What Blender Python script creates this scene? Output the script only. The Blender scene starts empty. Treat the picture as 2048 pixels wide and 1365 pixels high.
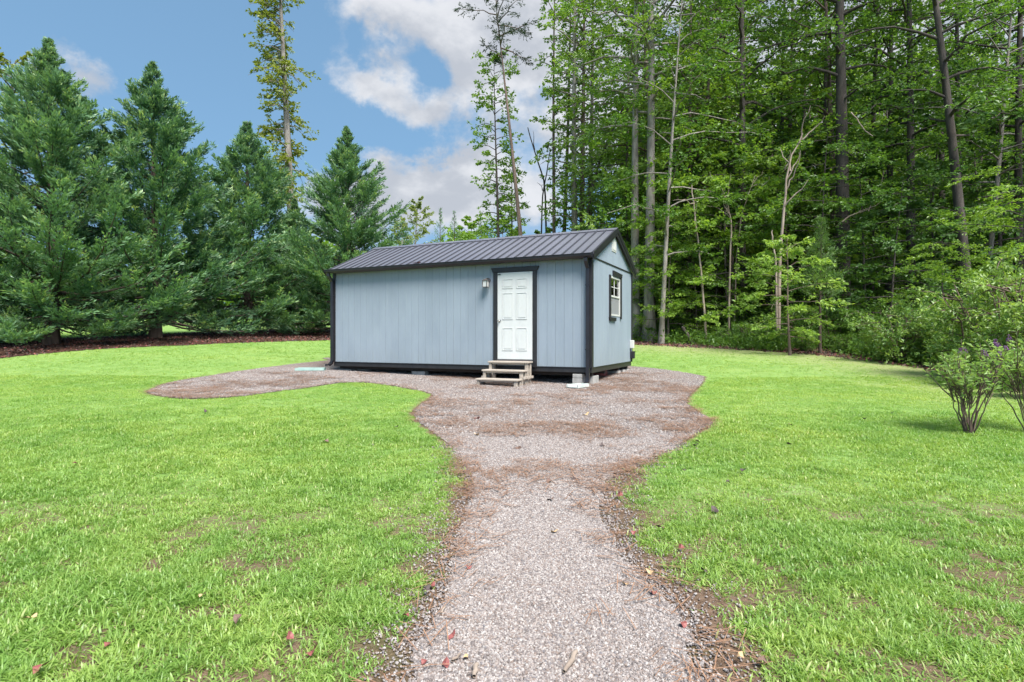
import bpy, bmesh, math, random
import numpy as np
from mathutils import Vector, Matrix

scene = bpy.context.scene
COL = scene.collection
R = math.radians
F = 1143.0            # focal length in photo pixels (2048 wide)
CX, HY = 1024.0, 675.0
CAMZ = 1.08

# ------------------------------------------------------------------ camera
cam = bpy.data.cameras.new('camera')
cam.sensor_width = 36.0
cam.lens = 36.0 * F / 2048.0
cam.shift_y = -7.5 / 2048.0
cam.clip_start = 0.05
cam.clip_end = 3000
camo = bpy.data.objects.new('camera', cam)
camo.location = (0, 0, CAMZ)
camo.rotation_euler = (R(90), 0, 0)
COL.objects.link(camo)
scene.camera = camo

# ------------------------------------------------------------------ light and sky
SUN_TO = Vector((0.25, -0.52, 0.82)).normalized()
sun_el = math.asin(SUN_TO.z)
sun_az = math.atan2(SUN_TO.x, SUN_TO.y)
sl = bpy.data.lights.new('sun', 'SUN')
sl.energy = 3.3
sl.angle = R(30)
sl.color = (1.0, 0.96, 0.9)
slo = bpy.data.objects.new('sun', sl)
slo.rotation_euler = (-SUN_TO).to_track_quat('-Z', 'Y').to_euler()
slo.location = (10, -20, 40)
COL.objects.link(slo)

scene.view_settings.view_transform = 'Standard'
scene.view_settings.look = 'None'
scene.view_settings.exposure = 1.55
scene.view_settings.gamma = 1.0
scene.view_settings.use_curve_mapping = False
cy = scene.cycles
cy.max_bounces = 8
cy.diffuse_bounces = 6
cy.glossy_bounces = 2
cy.transmission_bounces = 6
cy.transparent_max_bounces = 8
cy.caustics_reflective = False
cy.caustics_refractive = False
cy.use_denoising = True
cy.use_adaptive_sampling = True
cy.adaptive_threshold = 0.02


class NT:
    """short-hand for building node trees"""
    def __init__(self, tree):
        self.t = tree
        self.n = tree.nodes
        self.l = tree.links

    def new(self, typ, **kw):
        n = self.n.new(typ)
        for k, v in kw.items():
            setattr(n, k, v)
        return n

    def set(self, sock, v):
        if hasattr(v, 'node') and hasattr(v, 'is_linked'):
            self.l.new(v, sock)
        elif v is not None:
            if isinstance(v, (tuple, list)) and len(v) == 3 and sock.type == 'RGBA':
                v = (*v, 1)
            sock.default_value = v

    def math(self, op, a, b=None, c=None, clamp=False):
        n = self.new('ShaderNodeMath', operation=op, use_clamp=clamp)
        for i, v in enumerate((a, b, c)):
            if v is not None:
                self.set(n.inputs[i], v)
        return n.outputs[0]

    def vmath(self, op, a, b=None, out=0):
        n = self.new('ShaderNodeVectorMath', operation=op)
        self.set(n.inputs[0], a)
        if b is not None:
            self.set(n.inputs[1], b)
        return n.outputs[out]

    def mix(self, f, a, b, mode='MIX'):
        n = self.new('ShaderNodeMix', data_type='RGBA', blend_type=mode)
        self.set(n.inputs[0], f)
        self.set(n.inputs[6], a)
        self.set(n.inputs[7], b)
        return n.outputs[2]

    def noise(self, vec, scale, detail=4, rough=0.55, dist=0.0):
        n = self.new('ShaderNodeTexNoise')
        if vec is not None:
            self.set(n.inputs['Vector'], vec)
        n.inputs['Scale'].default_value = scale
        n.inputs['Detail'].default_value = detail
        n.inputs['Roughness'].default_value = rough
        n.inputs['Distortion'].default_value = dist
        return n.outputs['Fac']

    def maprange(self, v, a, b, c=0.0, d=1.0, smooth=True):
        n = self.new('ShaderNodeMapRange', interpolation_type='SMOOTHSTEP' if smooth else 'LINEAR')
        self.set(n.inputs[0], v)
        for i, q in enumerate((a, b, c, d)):
            n.inputs[i + 1].default_value = q
        return n.outputs[0]

    def mapping(self, vec, scale=(1, 1, 1), loc=(0, 0, 0)):
        n = self.new('ShaderNodeMapping')
        self.set(n.inputs['Vector'], vec)
        n.inputs['Scale'].default_value = scale
        n.inputs['Location'].default_value = loc
        return n.outputs[0]

    def bump(self, h, strength=0.3, dist=0.01):
        n = self.new('ShaderNodeBump')
        n.inputs['Strength'].default_value = strength
        n.inputs['Distance'].default_value = dist
        self.set(n.inputs['Height'], h)
        return n.outputs[0]


world = bpy.data.worlds.new('World')
scene.world = world
world.cycles.sampling_method = 'MANUAL'
world.cycles.sample_map_resolution = 512
world.use_nodes = True
W = NT(world.node_tree)
W.n.clear()
sky = W.new('ShaderNodeTexSky', sky_type='NISHITA')
sky.sun_disc = False
sky.sun_elevation = sun_el
sky.sun_rotation = sun_az
sky.air_density = 1.0
sky.dust_density = 0.3
sky.ozone_density = 2.0
wtc = W.new('ShaderNodeTexCoord').outputs['Generated']


def pdir(px, py):
    return Vector(((px - CX) / F, 1.0, (HY - py) / F)).normalized()


# clouds live on the sky sphere: fractal noise plus the banks seen over the wood
wv = W.mapping(wtc, (1, 1, 1.7))
n1 = W.noise(wv, 5.5, 10, 0.60, 0.2)
wn = W.new('ShaderNodeTexNoise')
W.set(wn.inputs['Vector'], wtc)
wn.inputs['Scale'].default_value = 7.0
wn.inputs['Detail'].default_value = 6
wn.inputs['Roughness'].default_value = 0.62
wdir = W.vmath('ADD', wtc, W.vmath('MULTIPLY', W.vmath('SUBTRACT', wn.outputs['Color'], (0.5, 0.5, 0.5)), (0.20, 0.20, 0.16)))
bias = None
BLOBS = [  # direction (from the photo), angular radius, weight
    ((900, -40), 0.12, 0.24), ((1040, 60), 0.14, 0.24), ((1150, 40), 0.14, 0.22), ((700, 0), 0.06, 0.24), ((800, 20), 0.07, 0.16), ((1000, 180), 0.08, 0.16), ((930, 110), 0.05, 0.12),
    ((665, 135), 0.045, 0.26), ((730, 160), 0.05, 0.24), ((800, 190), 0.055, 0.26), ((880, 205), 0.06, 0.24), ((630, 90), 0.04, 0.16), ((760, 110), 0.03, 0.1),
    ((900, 345), 0.065, 0.36), ((960, 370), 0.075, 0.30), ((1040, 390), 0.09, 0.30), ((780, 385), 0.065, 0.34), ((700, 385), 0.065, 0.30), ((610, 375), 0.06, 0.28),
    ((880, 400), 0.06, 0.2), ((150, 120), 0.045, 0.30), ((200, 175), 0.065, 0.36), ((1400, 200), 0.22, 0.30), ((1800, 150), 0.32, 0.30),
    ((735, 78), 0.035, -0.26), ((850, 120), 0.035, -0.24), ((760, 275), 0.060, -0.34), ((640, 265), 0.08, -0.28), ((870, 275), 0.050, -0.34), ((950, 268), 0.035, -0.16), ((840, 325), 0.025, -0.16),
    ((380, 60), 0.22, -0.34), ((330, 330), 0.16, -0.30), ((500, 180), 0.12, -0.28),
]
for (p, r, w) in BLOBS:
    d = W.vmath('DISTANCE', wdir, tuple(pdir(*p)), out=1)
    g = W.math('MULTIPLY', W.maprange(d, 0.0, r * 1.5, 1.0, 0.0), w)
    bias = g if bias is None else W.math('ADD', bias, g)
dens_raw = W.math('ADD', W.math('MULTIPLY_ADD', n1, 1.25, -0.09), bias)
dens = W.maprange(dens_raw, 0.50, 0.86)
# a second look at the same field, a little lower: bellies read darker than tops
wv2 = W.mapping(wtc, (1, 1, 1.7), (0, 0, 0.05))
n2 = W.noise(wv2, 5.5, 6, 0.55, 0.2)
nsh = W.noise(W.mapping(wtc, (1, 1, 1.5), (0.3, 0.1, 0)), 9.0, 6, 0.55)
shade = W.maprange(W.math('ADD', W.math('ADD', W.math('MULTIPLY', W.math('SUBTRACT', n1, n2), 1.5), W.math('MULTIPLY', W.math('SUBTRACT', nsh, 0.5), 1.3)), W.math('MULTIPLY', W.math('SUBTRACT', dens_raw, 0.7), -0.35)), -0.28, 0.24)
ccol = W.mix(shade, (2.55, 2.68, 2.95), (3.9, 3.95, 4.1))
lift = W.vmath('NORMALIZE', W.vmath('ADD', W.vmath('MULTIPLY', wtc, (1.0, 1.0, 0.6)), (0.0, 0.0, 0.42)))
W.l.new(lift, sky.inputs['Vector'])        # thin, clear air: the blue reaches down to the treetops
skyc = W.mix(1.0, sky.outputs[0], (1.14, 1.27, 1.11), 'MULTIPLY')
wcol = W.mix(W.math('MULTIPLY', dens, 0.93), skyc, ccol)
bg = W.new('ShaderNodeBackground')
bg.inputs['Strength'].default_value = 0.075
W.set(bg.inputs['Color'], wcol)
wo = W.new('ShaderNodeOutputWorld')
W.l.new(bg.outputs[0], wo.inputs[0])

# ================================================================== helpers
rs = np.random.RandomState(7)
random.seed(7)


def ss(a, b, x):
    t = np.clip((x - a) / (b - a), 0, 1)
    return t * t * (3 - 2 * t)


_lat = {}


def vnoise(x, y, scale, seed=0):
    if seed not in _lat:
        _lat[seed] = np.random.RandomState(100 + seed).rand(256, 256)
    L = _lat[seed]
    x = np.asarray(x) * scale + 1000.5
    y = np.asarray(y) * scale + 1000.5
    ix = np.floor(x).astype(int)
    iy = np.floor(y).astype(int)
    fx = x - ix
    fy = y - iy
    fx = fx * fx * (3 - 2 * fx)
    fy = fy * fy * (3 - 2 * fy)
    a = L[ix % 256, iy % 256]
    b = L[(ix + 1) % 256, iy % 256]
    c = L[ix % 256, (iy + 1) % 256]
    d = L[(ix + 1) % 256, (iy + 1) % 256]
    return (a * (1 - fx) + b * fx) * (1 - fy) + (c * (1 - fx) + d * fx) * fy


def gz(x, y):
    """ground height"""
    x = np.asarray(x, float)
    y = np.asarray(y, float)
    z = -0.25 * (1 - ss(2.0, 11.0, y))
    t = np.maximum(0, y - 12.0)
    t1 = np.minimum(t, 12)
    z = z + 0.045 * t1 + 0.0016 * t1 * t1 + 0.05 * np.clip(t - 12, 0, 36) + 0.012 * np.maximum(0, t - 48)
    z = z + 0.02 * t1 * ss(-4, -12, x)
    z = z + 0.05 * (vnoise(x, y, 0.3, 3) - 0.5) * ss(3, 8, np.abs(x) + np.maximum(0, y - 16))
    return z


def G(px, py):
    """photo pixel on the lawn -> ground point"""
    u, v = (px - CX) / F, (HY - py) / F
    Y = np.linspace(1.2, 90, 9000)
    d = CAMZ + v * Y - gz(u * Y, Y)
    i = int(np.argmax(d < 0)) if (d < 0).any() else len(Y) - 1
    return np.array([u * Y[i], Y[i]])


def at(px, Y):
    """ground point at depth Y under photo column px"""
    x = (px - CX) / F * Y
    return (float(x), float(Y), float(gz(x, Y)))


def zat(py, Y):
    return CAMZ + (HY - py) / F * Y


def mk_mesh(name, v, quads=None, tris=None, mat=None, smooth=False, attr=None):
    me = bpy.data.meshes.new(name)
    v = np.asarray(v, np.float32).reshape(-1, 3)
    nq = 0 if quads is None else len(quads)
    nt = 0 if tris is None else len(tris)
    me.vertices.add(len(v))
    me.vertices.foreach_set('co', v.ravel())
    loops = []
    if nq:
        loops.append(np.asarray(quads, np.int32).ravel())
    if nt:
        loops.append(np.asarray(tris, np.int32).ravel())
    if nq + nt:
        loops = np.concatenate(loops)
        me.loops.add(len(loops))
        me.loops.foreach_set('vertex_index', loops)
        me.polygons.add(nq + nt)
        st = np.concatenate([np.arange(nq) * 4, nq * 4 + np.arange(nt) * 3]).astype(np.int32)
        me.polygons.foreach_set('loop_start', st)
        me.polygons.foreach_set('use_smooth', np.full(nq + nt, bool(smooth)))
    if attr:
        for k, (dom, typ, arr) in attr.items():
            a = me.attributes.new(k, typ, dom)
            a.data.foreach_set('vector' if typ == 'FLOAT_VECTOR' else 'value', np.ascontiguousarray(arr).ravel())
    if mat:
        me.materials.append(mat)
    me.update(calc_edges=True)
    me.validate()
    return me


def link(name, me, parent=None, loc=None, rot=None, scale=None):
    o = bpy.data.objects.new(name, me)
    COL.objects.link(o)
    if parent:
        o.parent = parent
    if loc is not None:
        o.location = loc
    if rot is not None:
        o.rotation_euler = rot
    if scale is not None:
        o.scale = scale
    return o


def tag(o, label, cat, group=None):
    o['label'] = label
    o['category'] = cat
    if group:
        o['group'] = group
    return o


def empty(name, label, cat, loc=(0, 0, 0), rz=0.0, group=None):
    o = bpy.data.objects.new(name, None)
    o.empty_display_size = 0.2
    COL.objects.link(o)
    o.location = loc
    o.rotation_euler = (0, 0, rz)
    return tag(o, label, cat, group)


def dup(root, loc, rz=0.0, scale=(1, 1, 1), label=None, group=None):
    r = root.copy()
    COL.objects.link(r)
    r.location = loc
    r.rotation_euler = (0, 0, rz)
    r.scale = scale
    if label:
        r['label'] = label
    if group:
        r['group'] = group
    for ch in list(root.children):
        c = ch.copy()
        COL.objects.link(c)
        c.parent = r
    return r


class MB:
    """collects shapes into ONE mesh"""
    def __init__(self):
        self.v = []
        self.q = []
        self.t = []
        self.n = 0

    def add(self, v, q=None, t=None):
        v = np.asarray(v, float).reshape(-1, 3)
        self.v.append(v)
        if q is not None and len(q):
            self.q.append(np.asarray(q, int) + self.n)
        if t is not None and len(t):
            self.t.append(np.asarray(t, int) + self.n)
        self.n += len(v)
        return self

    def box(self, x0, x1, y0, y1, z0, z1, b=0.004):
        bm = bmesh.new()
        bmesh.ops.create_cube(bm, size=1.0)
        for v in bm.verts:
            v.co = Vector(((x0 + x1) / 2 + v.co.x * (x1 - x0), (y0 + y1) / 2 + v.co.y * (y1 - y0), (z0 + z1) / 2 + v.co.z * (z1 - z0)))
        return self._bm(bm, b)

    def _bm(self, bm, b):
        if b:
            bmesh.ops.bevel(bm, geom=list(bm.edges), offset=b, segments=1, affect='EDGES')
        bmesh.ops.recalc_face_normals(bm, faces=list(bm.faces))
        bm.verts.index_update()
        v = [tuple(x.co) for x in bm.verts]
        q = []
        t = []
        for f in bm.faces:
            ids = [x.index for x in f.verts]
            if len(ids) == 4:
                q.append(ids)
            elif len(ids) == 3:
                t.append(ids)
            else:
                for i in range(1, len(ids) - 1):
                    t.append([ids[0], ids[i], ids[i + 1]])
        bm.free()
        return self.add(v, q, t)

    def prism(self, pts, d, b=0.0):
        """polygon (list of 3D points) extruded by vector d"""
        bm = bmesh.new()
        a = [bm.verts.new(p) for p in pts]
        c = [bm.verts.new(Vector(p) + Vector(d)) for p in pts]
        n = len(pts)
        bm.faces.new(a)
        bm.faces.new(c[::-1])
        for i in range(n):
            bm.faces.new((a[i], a[(i + 1) % n], c[(i + 1) % n], c[i]))
        return self._bm(bm, b)

    def tube(self, pts, rad, sides=8, cap=True):
        v, q = tube(pts, rad, sides)
        self.add(v, q)
        return self

    def mesh(self, name, mat, smooth=False):
        return mk_mesh(name, np.concatenate(self.v), np.concatenate(self.q) if self.q else None,
                       np.concatenate(self.t) if self.t else None, mat, smooth)

    def build(self, name, mat, parent=None, smooth=False, **kw):
        return link(name, self.mesh(name, mat, smooth), parent, **kw)


def tube(pts, rad, sides=8):
    pts = np.asarray(pts, float)
    n = len(pts)
    rad = np.broadcast_to(np.asarray(rad, float), (n,))
    tan = np.gradient(pts, axis=0)
    tan /= np.linalg.norm(tan, axis=1, keepdims=True) + 1e-9
    ref = np.where(np.abs(tan[:, 2:3]) > 0.9, np.array([[1.0, 0, 0]]), np.array([[0, 0, 1.0]]))
    if np.abs(tan[:, 2]).mean() > 0.7:
        ref = np.tile([[1.0, 0.0, 0]], (n, 1))
    else:
        ref = np.tile([[0.0, 0.0, 1.0]], (n, 1))
    s = np.cross(tan, ref)
    s /= np.linalg.norm(s, axis=1, keepdims=True) + 1e-9
    u = np.cross(s, tan)
    a = np.arange(sides) * 2 * np.pi / sides
    ring = s[:, None, :] * np.cos(a)[None, :, None] + u[:, None, :] * np.sin(a)[None, :, None]
    v = pts[:, None, :] + ring * rad[:, None, None]
    i = np.arange(n - 1)[:, None] * sides
    j = np.arange(sides)[None, :]
    k = (j + 1) % sides
    q = np.stack([i + j, i + k, i + sides + k, i + sides + j], -1).reshape(-1, 4)
    v = v.reshape(-1, 3)
    # caps by collapsing onto the ends
    v = np.concatenate([v, pts[:1], pts[-1:]])
    b0, b1 = n * sides, n * sides + 1
    c0 = np.stack([k[0], j[0], np.full(sides, b0), np.full(sides, b0)], -1)
    e = (n - 1) * sides
    c1 = np.stack([e + j[0], e + k[0], np.full(sides, b1), np.full(sides, b1)], -1)
    return v, q if sides < 3 else np.concatenate([q])


# ================================================================== materials
def mat(name):
    m = bpy.data.materials.new(name)
    m.use_nodes = True
    t = NT(m.node_tree)
    t.n.clear()
    out = t.new('ShaderNodeOutputMaterial')
    return m, t, out


def pm(name, c1, c2=None, rough=0.6, scale=6.0, stretch=(1, 1, 1), bump=0.0, bdist=0.004, metal=0.0, spec=0.5, fine=None):
    """Principled with two noise-mixed colours and a fine relief"""
    m, t, out = mat(name)
    b = t.new('ShaderNodeBsdfPrincipled')
    b.inputs['Roughness'].default_value = rough
    b.inputs['Metallic'].default_value = metal
    b.inputs['Specular IOR Level'].default_value = spec
    tc = t.new('ShaderNodeTexCoord').outputs['Object']
    vec = t.mapping(tc, stretch)
    n = t.noise(vec, scale, 6, 0.6)
    col = t.mix(t.maprange(n, 0.3, 0.7), c1, c2 or c1)
    if fine:
        n2 = t.noise(vec, scale * 9, 4, 0.6)
        col = t.mix(t.math('MULTIPLY', t.maprange(n2, 0.52, 0.75), fine[1]), col, fine[0])
    t.set(b.inputs['Base Color'], col)
    if bump:
        t.set(b.inputs['Normal'], t.bump(t.noise(vec, scale * 6, 5, 0.6), bump, bdist))
    t.l.new(b.outputs[0], out.inputs[0])
    return m


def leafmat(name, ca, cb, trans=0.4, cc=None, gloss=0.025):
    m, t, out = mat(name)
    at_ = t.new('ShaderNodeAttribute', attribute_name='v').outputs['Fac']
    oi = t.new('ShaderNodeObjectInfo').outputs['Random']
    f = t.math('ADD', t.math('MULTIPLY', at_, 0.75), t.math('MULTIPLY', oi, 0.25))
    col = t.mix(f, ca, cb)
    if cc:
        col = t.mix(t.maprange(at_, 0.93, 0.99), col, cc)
    d = t.new('ShaderNodeBsdfDiffuse')
    t.set(d.inputs[0], col)
    tr = t.new('ShaderNodeBsdfTranslucent')
    t.set(tr.inputs[0], t.mix(1.0, col, (1.25, 1.25, 0.55), 'MULTIPLY'))
    mx = t.new('ShaderNodeMixShader')
    mx.inputs[0].default_value = trans
    t.l.new(d.outputs[0], mx.inputs[1])
    t.l.new(tr.outputs[0], mx.inputs[2])
    g = t.new('ShaderNodeBsdfGlossy')
    g.inputs['Roughness'].default_value = 0.42
    g.inputs[0].default_value = (0.9, 0.95, 0.9, 1)
    mg = t.new('ShaderNodeMixShader')
    mg.inputs[0].default_value = gloss
    t.l.new(mx.outputs[0], mg.inputs[1])
    t.l.new(g.outputs[0], mg.inputs[2])
    t.l.new(mg.outputs[0], out.inputs[0])
    return m


M = {}
M['leaf_mid'] = leafmat('leaf_mid', (0.064, 0.145, 0.026), (0.16, 0.285, 0.048), 0.48)
M['leaf_deep'] = leafmat('leaf_deep', (0.050, 0.118, 0.028), (0.108, 0.21, 0.042), 0.45)
M['leaf_lime'] = leafmat('leaf_lime', (0.14, 0.26, 0.036), (0.26, 0.39, 0.062), 0.52)
M['leaf_olive'] = leafmat('leaf_olive', (0.14, 0.18, 0.034), (0.27, 0.31, 0.065), 0.5)
M['leaf_bright'] = leafmat('leaf_bright', (0.20, 0.34, 0.065), (0.38, 0.50, 0.13), 0.5)
M['leaf_pale'] = leafmat('leaf_pale', (0.20, 0.26, 0.08), (0.30, 0.35, 0.13), 0.45)
M['leaf_shrub'] = leafmat('leaf_shrub', (0.10, 0.21, 0.045), (0.35, 0.47, 0.115), 0.42, gloss=0.04)
M['leaf_buddleia'] = leafmat('leaf_buddleia', (0.22, 0.36, 0.10), (0.38, 0.50, 0.19), 0.5)
M['cypress'] = leafmat('cypress_foliage', (0.034, 0.108, 0.056), (0.25, 0.42, 0.205), 0.38, cc=(0.38, 0.50, 0.23), gloss=0.04)  # wide dark-to-light range and pale tips: shade and highlights in the colour
M['pine'] = leafmat('pine_needles', (0.022, 0.042, 0.022), (0.05, 0.08, 0.036), 0.2)
M['cedar'] = leafmat('cedar_foliage', (0.085, 0.17, 0.050), (0.19, 0.29, 0.075), 0.35)
M['flower'] = leafmat('flower_purple', (0.13, 0.045, 0.20), (0.28, 0.12, 0.36), 0.3)
M['bark_pale'] = pm('bark_pale', (0.15, 0.128, 0.108), (0.32, 0.285, 0.25), 0.9, 3.0, (2, 2, 0.5), 0.8, 0.03, fine=((0.05, 0.045, 0.04), 0.8))
M['bark_dark'] = pm('bark_dark', (0.035, 0.028, 0.024), (0.085, 0.07, 0.058), 0.95, 3.0, (2, 2, 0.4), 0.8, 0.03, fine=((0.12, 0.11, 0.095), 0.5))
M['bark_red'] = pm('bark_red', (0.10, 0.068, 0.055), (0.20, 0.14, 0.115), 0.9, 3.0, (2, 2, 0.5), 0.8, 0.03, fine=((0.04, 0.03, 0.025), 0.7))
M['bark_cypress'] = pm('bark_cypress', (0.045, 0.032, 0.025), (0.10, 0.07, 0.055), 0.95, 5.0, (3, 3, 0.4), 0.8, 0.02)
M['deadwood'] = pm('deadwood', (0.19, 0.145, 0.115), (0.32, 0.255, 0.205), 0.85, 4.0, (2, 2, 0.5), 0.5, 0.01)
M['stem'] = pm('stem_brown', (0.085, 0.055, 0.042), (0.17, 0.115, 0.09), 0.85, 8.0, (2, 2, 0.6), 0.4, 0.006)

# ================================================================== terrain
# gravel outline, traced on the ground
GRAVEL_PX = [(800, 1420), (826, 1300), (882, 1210), (904, 1150), (913, 1100), (934, 1035), (944, 990), (942, 962), (932, 938), (912, 905), (868, 870), (830, 838),
             (833, 816), (864, 795), (850, 785), (800, 775), (740, 767), (690, 766), (640, 772), (560, 783), (480, 794), (400, 798), (340, 796),
             (293, 785), (330, 768), (420, 752), (520, 737), (600, 727), (655, 721)]
GRAVEL_PX_R = [(1262, 733), (1330, 740), (1398, 751), (1409, 760), (1386, 785), (1374, 806), (1398, 826), (1427, 845), (1400, 864), (1340, 902), (1262, 938),
               (1222, 957), (1206, 990), (1204, 1030), (1234, 1100), (1286, 1155), (1342, 1210), (1396, 1295), (1440, 1420)]
gp = [G(*p) for p in GRAVEL_PX] + [np.array([-6.0, 19.0]), np.array([-2.5, 20.2]), np.array([1.2, 18.6]), np.array([3.0, 16.6])] + [G(*p) for p in GRAVEL_PX_R]
a, b = G(812, 1420), G(1450, 1420)
gp = [np.array([a[0] - 0.05, -2.0])] + gp + [np.array([b[0] + 0.05, -2.0])]


def catmull(P, n=6):
    P = np.asarray(P)
    out = []
    N = len(P)
    for i in range(N):
        p0, p1, p2, p3 = P[i - 1], P[i], P[(i + 1) % N], P[(i + 2) % N]
        for t in np.arange(n) / n:
            out.append(0.5 * ((2 * p1) + (-p0 + p2) * t + (2 * p0 - 5 * p1 + 4 * p2 - p3) * t * t + (-p0 + 3 * p1 - 3 * p2 + p3) * t ** 3))
    return np.array(out)


GRAVEL = catmull(gp, 4)
MULCH = np.array([G(-420, 766), G(-150, 734), G(0, 718), G(200, 699), G(400, 690), G(560, 684), G(668, 681), at(760, 30)[:2], at(840, 36)[:2], at(640, 38)[:2], at(480, 33)[:2], at(310, 28)[:2], at(100, 24.5)[:2],
                  at(-100, 21.5)[:2], at(-420, 18)[:2]])
MULCH = catmull(MULCH, 4)
WOOD = np.array([(4.2, 70), at(1180, 30)[:2], G(1240, 688), G(1300, 691), G(1400, 696), G(1500, 701), G(1640, 711), G(1740, 722), G(1850, 738), G(1950, 757), G(2060, 775), G(2250, 800), (22, 5), (70, 10), (80, 90), (30, 95)])
WOOD = catmull(WOOD, 4)


def sdf(P, x, y):
    """signed distance to polygon, negative inside"""
    x = np.asarray(x, float).ravel()
    y = np.asarray(y, float).ravel()
    out = np.empty(len(x))
    A = P
    B = np.roll(P, -1, 0)
    E = B - A
    L2 = (E ** 2).sum(1) + 1e-12
    for s in range(0, len(x), 40000):
        xx = x[s:s + 40000, None]
        yy = y[s:s + 40000, None]
        wx = xx - A[None, :, 0]
        wy = yy - A[None, :, 1]
        t = np.clip((wx * E[:, 0] + wy * E[:, 1]) / L2, 0, 1)
        d2 = (wx - t * E[:, 0]) ** 2 + (wy - t * E[:, 1]) ** 2
        d = np.sqrt(d2.min(1))
        c = ((A[None, :, 1] > yy) != (B[None, :, 1] > yy)) & (xx < E[:, 0] * (yy - A[:, 1]) / (E[:, 1] + 1e-12) + A[:, 0])
        ins = (c.sum(1) % 2) == 1
        out[s:s + 40000] = np.where(ins, -d, d)
    return out


def axis(fine0, fine1, step, lo, hi, grow=1.18):
    mid = list(np.arange(fine0, fine1, step))
    a = []
    p, s = fine0, step
    while p > lo:
        s = min(s * grow, 25)
        p -= s
        a.append(p)
    b = []
    p, s = mid[-1], step
    while p < hi:
        s = min(s * grow, 25)
        p += s
        b.append(p)
    return np.array(a[::-1] + mid + b)


xs = axis(-9, 8, 0.16, -700, 700)
ys = axis(0.8, 20, 0.16, -60, 1200)
XX, YY = np.meshgrid(xs, ys)
nx, ny = len(xs), len(ys)
ZZ = gz(XX, YY)
gd = sdf(GRAVEL, XX, YY)
right_ = ss(0.2, 0.6, XX.ravel())
soil = np.clip(1 - ss(0.06 + 0.10 * right_, 0.34 + 0.12 * right_, gd), 0, 1) * (1 - ss(4.6, 6.2, YY.ravel()))
soil = np.maximum(soil, 0.75 * (1 - ss(0.0, 0.12, gd)))
ii = np.arange(ny - 1)[:, None] * nx + np.arange(nx - 1)[None, :]
quads = np.stack([ii, ii + 1, ii + nx + 1, ii + nx], -1).reshape(-1, 4)

m, t, out = mat('lawn')
tc = t.new('ShaderNodeTexCoord').outputs['Object']
sa = t.new('ShaderNodeAttribute', attribute_name='soil').outputs['Fac']
n_big = t.noise(tc, 0.35, 4, 0.6)
n_mid = t.noise(tc, 2.6, 5, 0.6)
n_fin = t.noise(tc, 38, 5, 0.65)
n_vf = t.noise(tc, 160, 3, 0.6)
green = t.mix(t.maprange(n_mid, 0.35, 0.68), (0.15, 0.26, 0.06), (0.22, 0.34, 0.095))
green = t.mix(t.maprange(n_big, 0.45, 0.75), green, (0.24, 0.34, 0.095))
green = t.mix(t.math('MULTIPLY', t.maprange(n_fin, 0.5, 0.75), 0.6), green, (0.075, 0.15, 0.022))
dry = t.new('ShaderNodeAttribute', attribute_name='dry').outputs['Fac']      # thin, straw-coloured turf along the trees
green = t.mix(t.math('MULTIPLY', dry, t.maprange(n_mid, 0.25, 0.7, 0.35, 0.95)), green, t.mix(n_fin, (0.22, 0.24, 0.095), (0.34, 0.32, 0.17)))
soilc = t.mix(t.maprange(n_fin, 0.35, 0.7), (0.10, 0.062, 0.040), (0.20, 0.135, 0.092))
soilc = t.mix(t.math('MULTIPLY', t.maprange(n_vf, 0.60, 0.7), 0.8), soilc, (0.36, 0.33, 0.29))
soilc = t.mix(t.math('MULTIPLY', t.maprange(n_mid, 0.5, 0.7), 0.55), soilc, (0.07, 0.085, 0.025))
fs = t.maprange(t.math('ADD', sa, t.math('MULTIPLY', t.math('SUBTRACT', n_fin, 0.5), 0.9)), 0.40, 0.62)
col = t.mix(fs, green, soilc)
b_ = t.new('ShaderNodeBsdfPrincipled')
b_.inputs['Roughness'].default_value = 0.95
b_.inputs['Specular IOR Level'].default_value = 0.15
t.set(b_.inputs['Base Color'], col)
t.set(b_.inputs['Normal'], t.bump(t.math('ADD', n_fin, t.math('MULTIPLY', n_vf, 0.5)), 0.7, 0.03))
t.l.new(b_.outputs[0], out.inputs[0])
M['lawn'] = m

# patchy bare earth shows between the near tufts
soil_v = np.maximum(soil, 0.62 * (1 - ss(3.0, 8.0, YY.ravel())))
ground = link('ground', mk_mesh('ground', np.stack([XX, YY, ZZ], -1), quads, None, m, True, {'soil': ('POINT', 'FLOAT', soil_v.astype(np.float32)), 'dry': ('POINT', 'FLOAT', (1 - ss(0.0, 4.5, sdf(WOOD, XX, YY))).astype(np.float32))}))
ground['kind'] = 'structure'


def sheet(name, poly, cell, dz, material, jitter=0.0):
    lo = poly.min(0) - cell
    hi = poly.max(0) + cell
    gx = np.arange(lo[0], hi[0], cell)
    gy = np.arange(lo[1], hi[1], cell)
    X, Y = np.meshgrid(gx, gy)
    d = sdf(poly, X, Y).reshape(X.shape)
    cx = (d[:-1, :-1] + d[1:, 1:] + d[:-1, 1:] + d[1:, :-1]) / 4
    keep = cx < 0.0
    dyv, dxv = np.gradient(d, cell)
    out_ = (d > 0) & (d < cell * 1.5)
    X = np.where(out_, X - d * dxv, X)
    Y = np.where(out_, Y - d * dyv, Y)
    if jitter:
        e = np.abs(d) < cell * 1.5
        X = X + e * jitter * (vnoise(X, Y, 6, 21) - 0.5)
        Y = Y + e * jitter * (vnoise(X, Y, 6, 22) - 0.5)
    n = len(gx)
    i = np.arange(len(gy) - 1)[:, None] * n + np.arange(n - 1)[None, :]
    q = np.stack([i, i + 1, i + n + 1, i + n], -1)[keep]
    used = np.unique(q)
    remap = np.zeros(X.size, int)
    remap[used] = np.arange(len(used))
    v = np.stack([X, Y, gz(X, Y) + dz], -1).reshape(-1, 3)[used]
    o = link(name, mk_mesh(name, v, remap[q], None, material, True))
    o['kind'] = 'structure'
    return o


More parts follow.
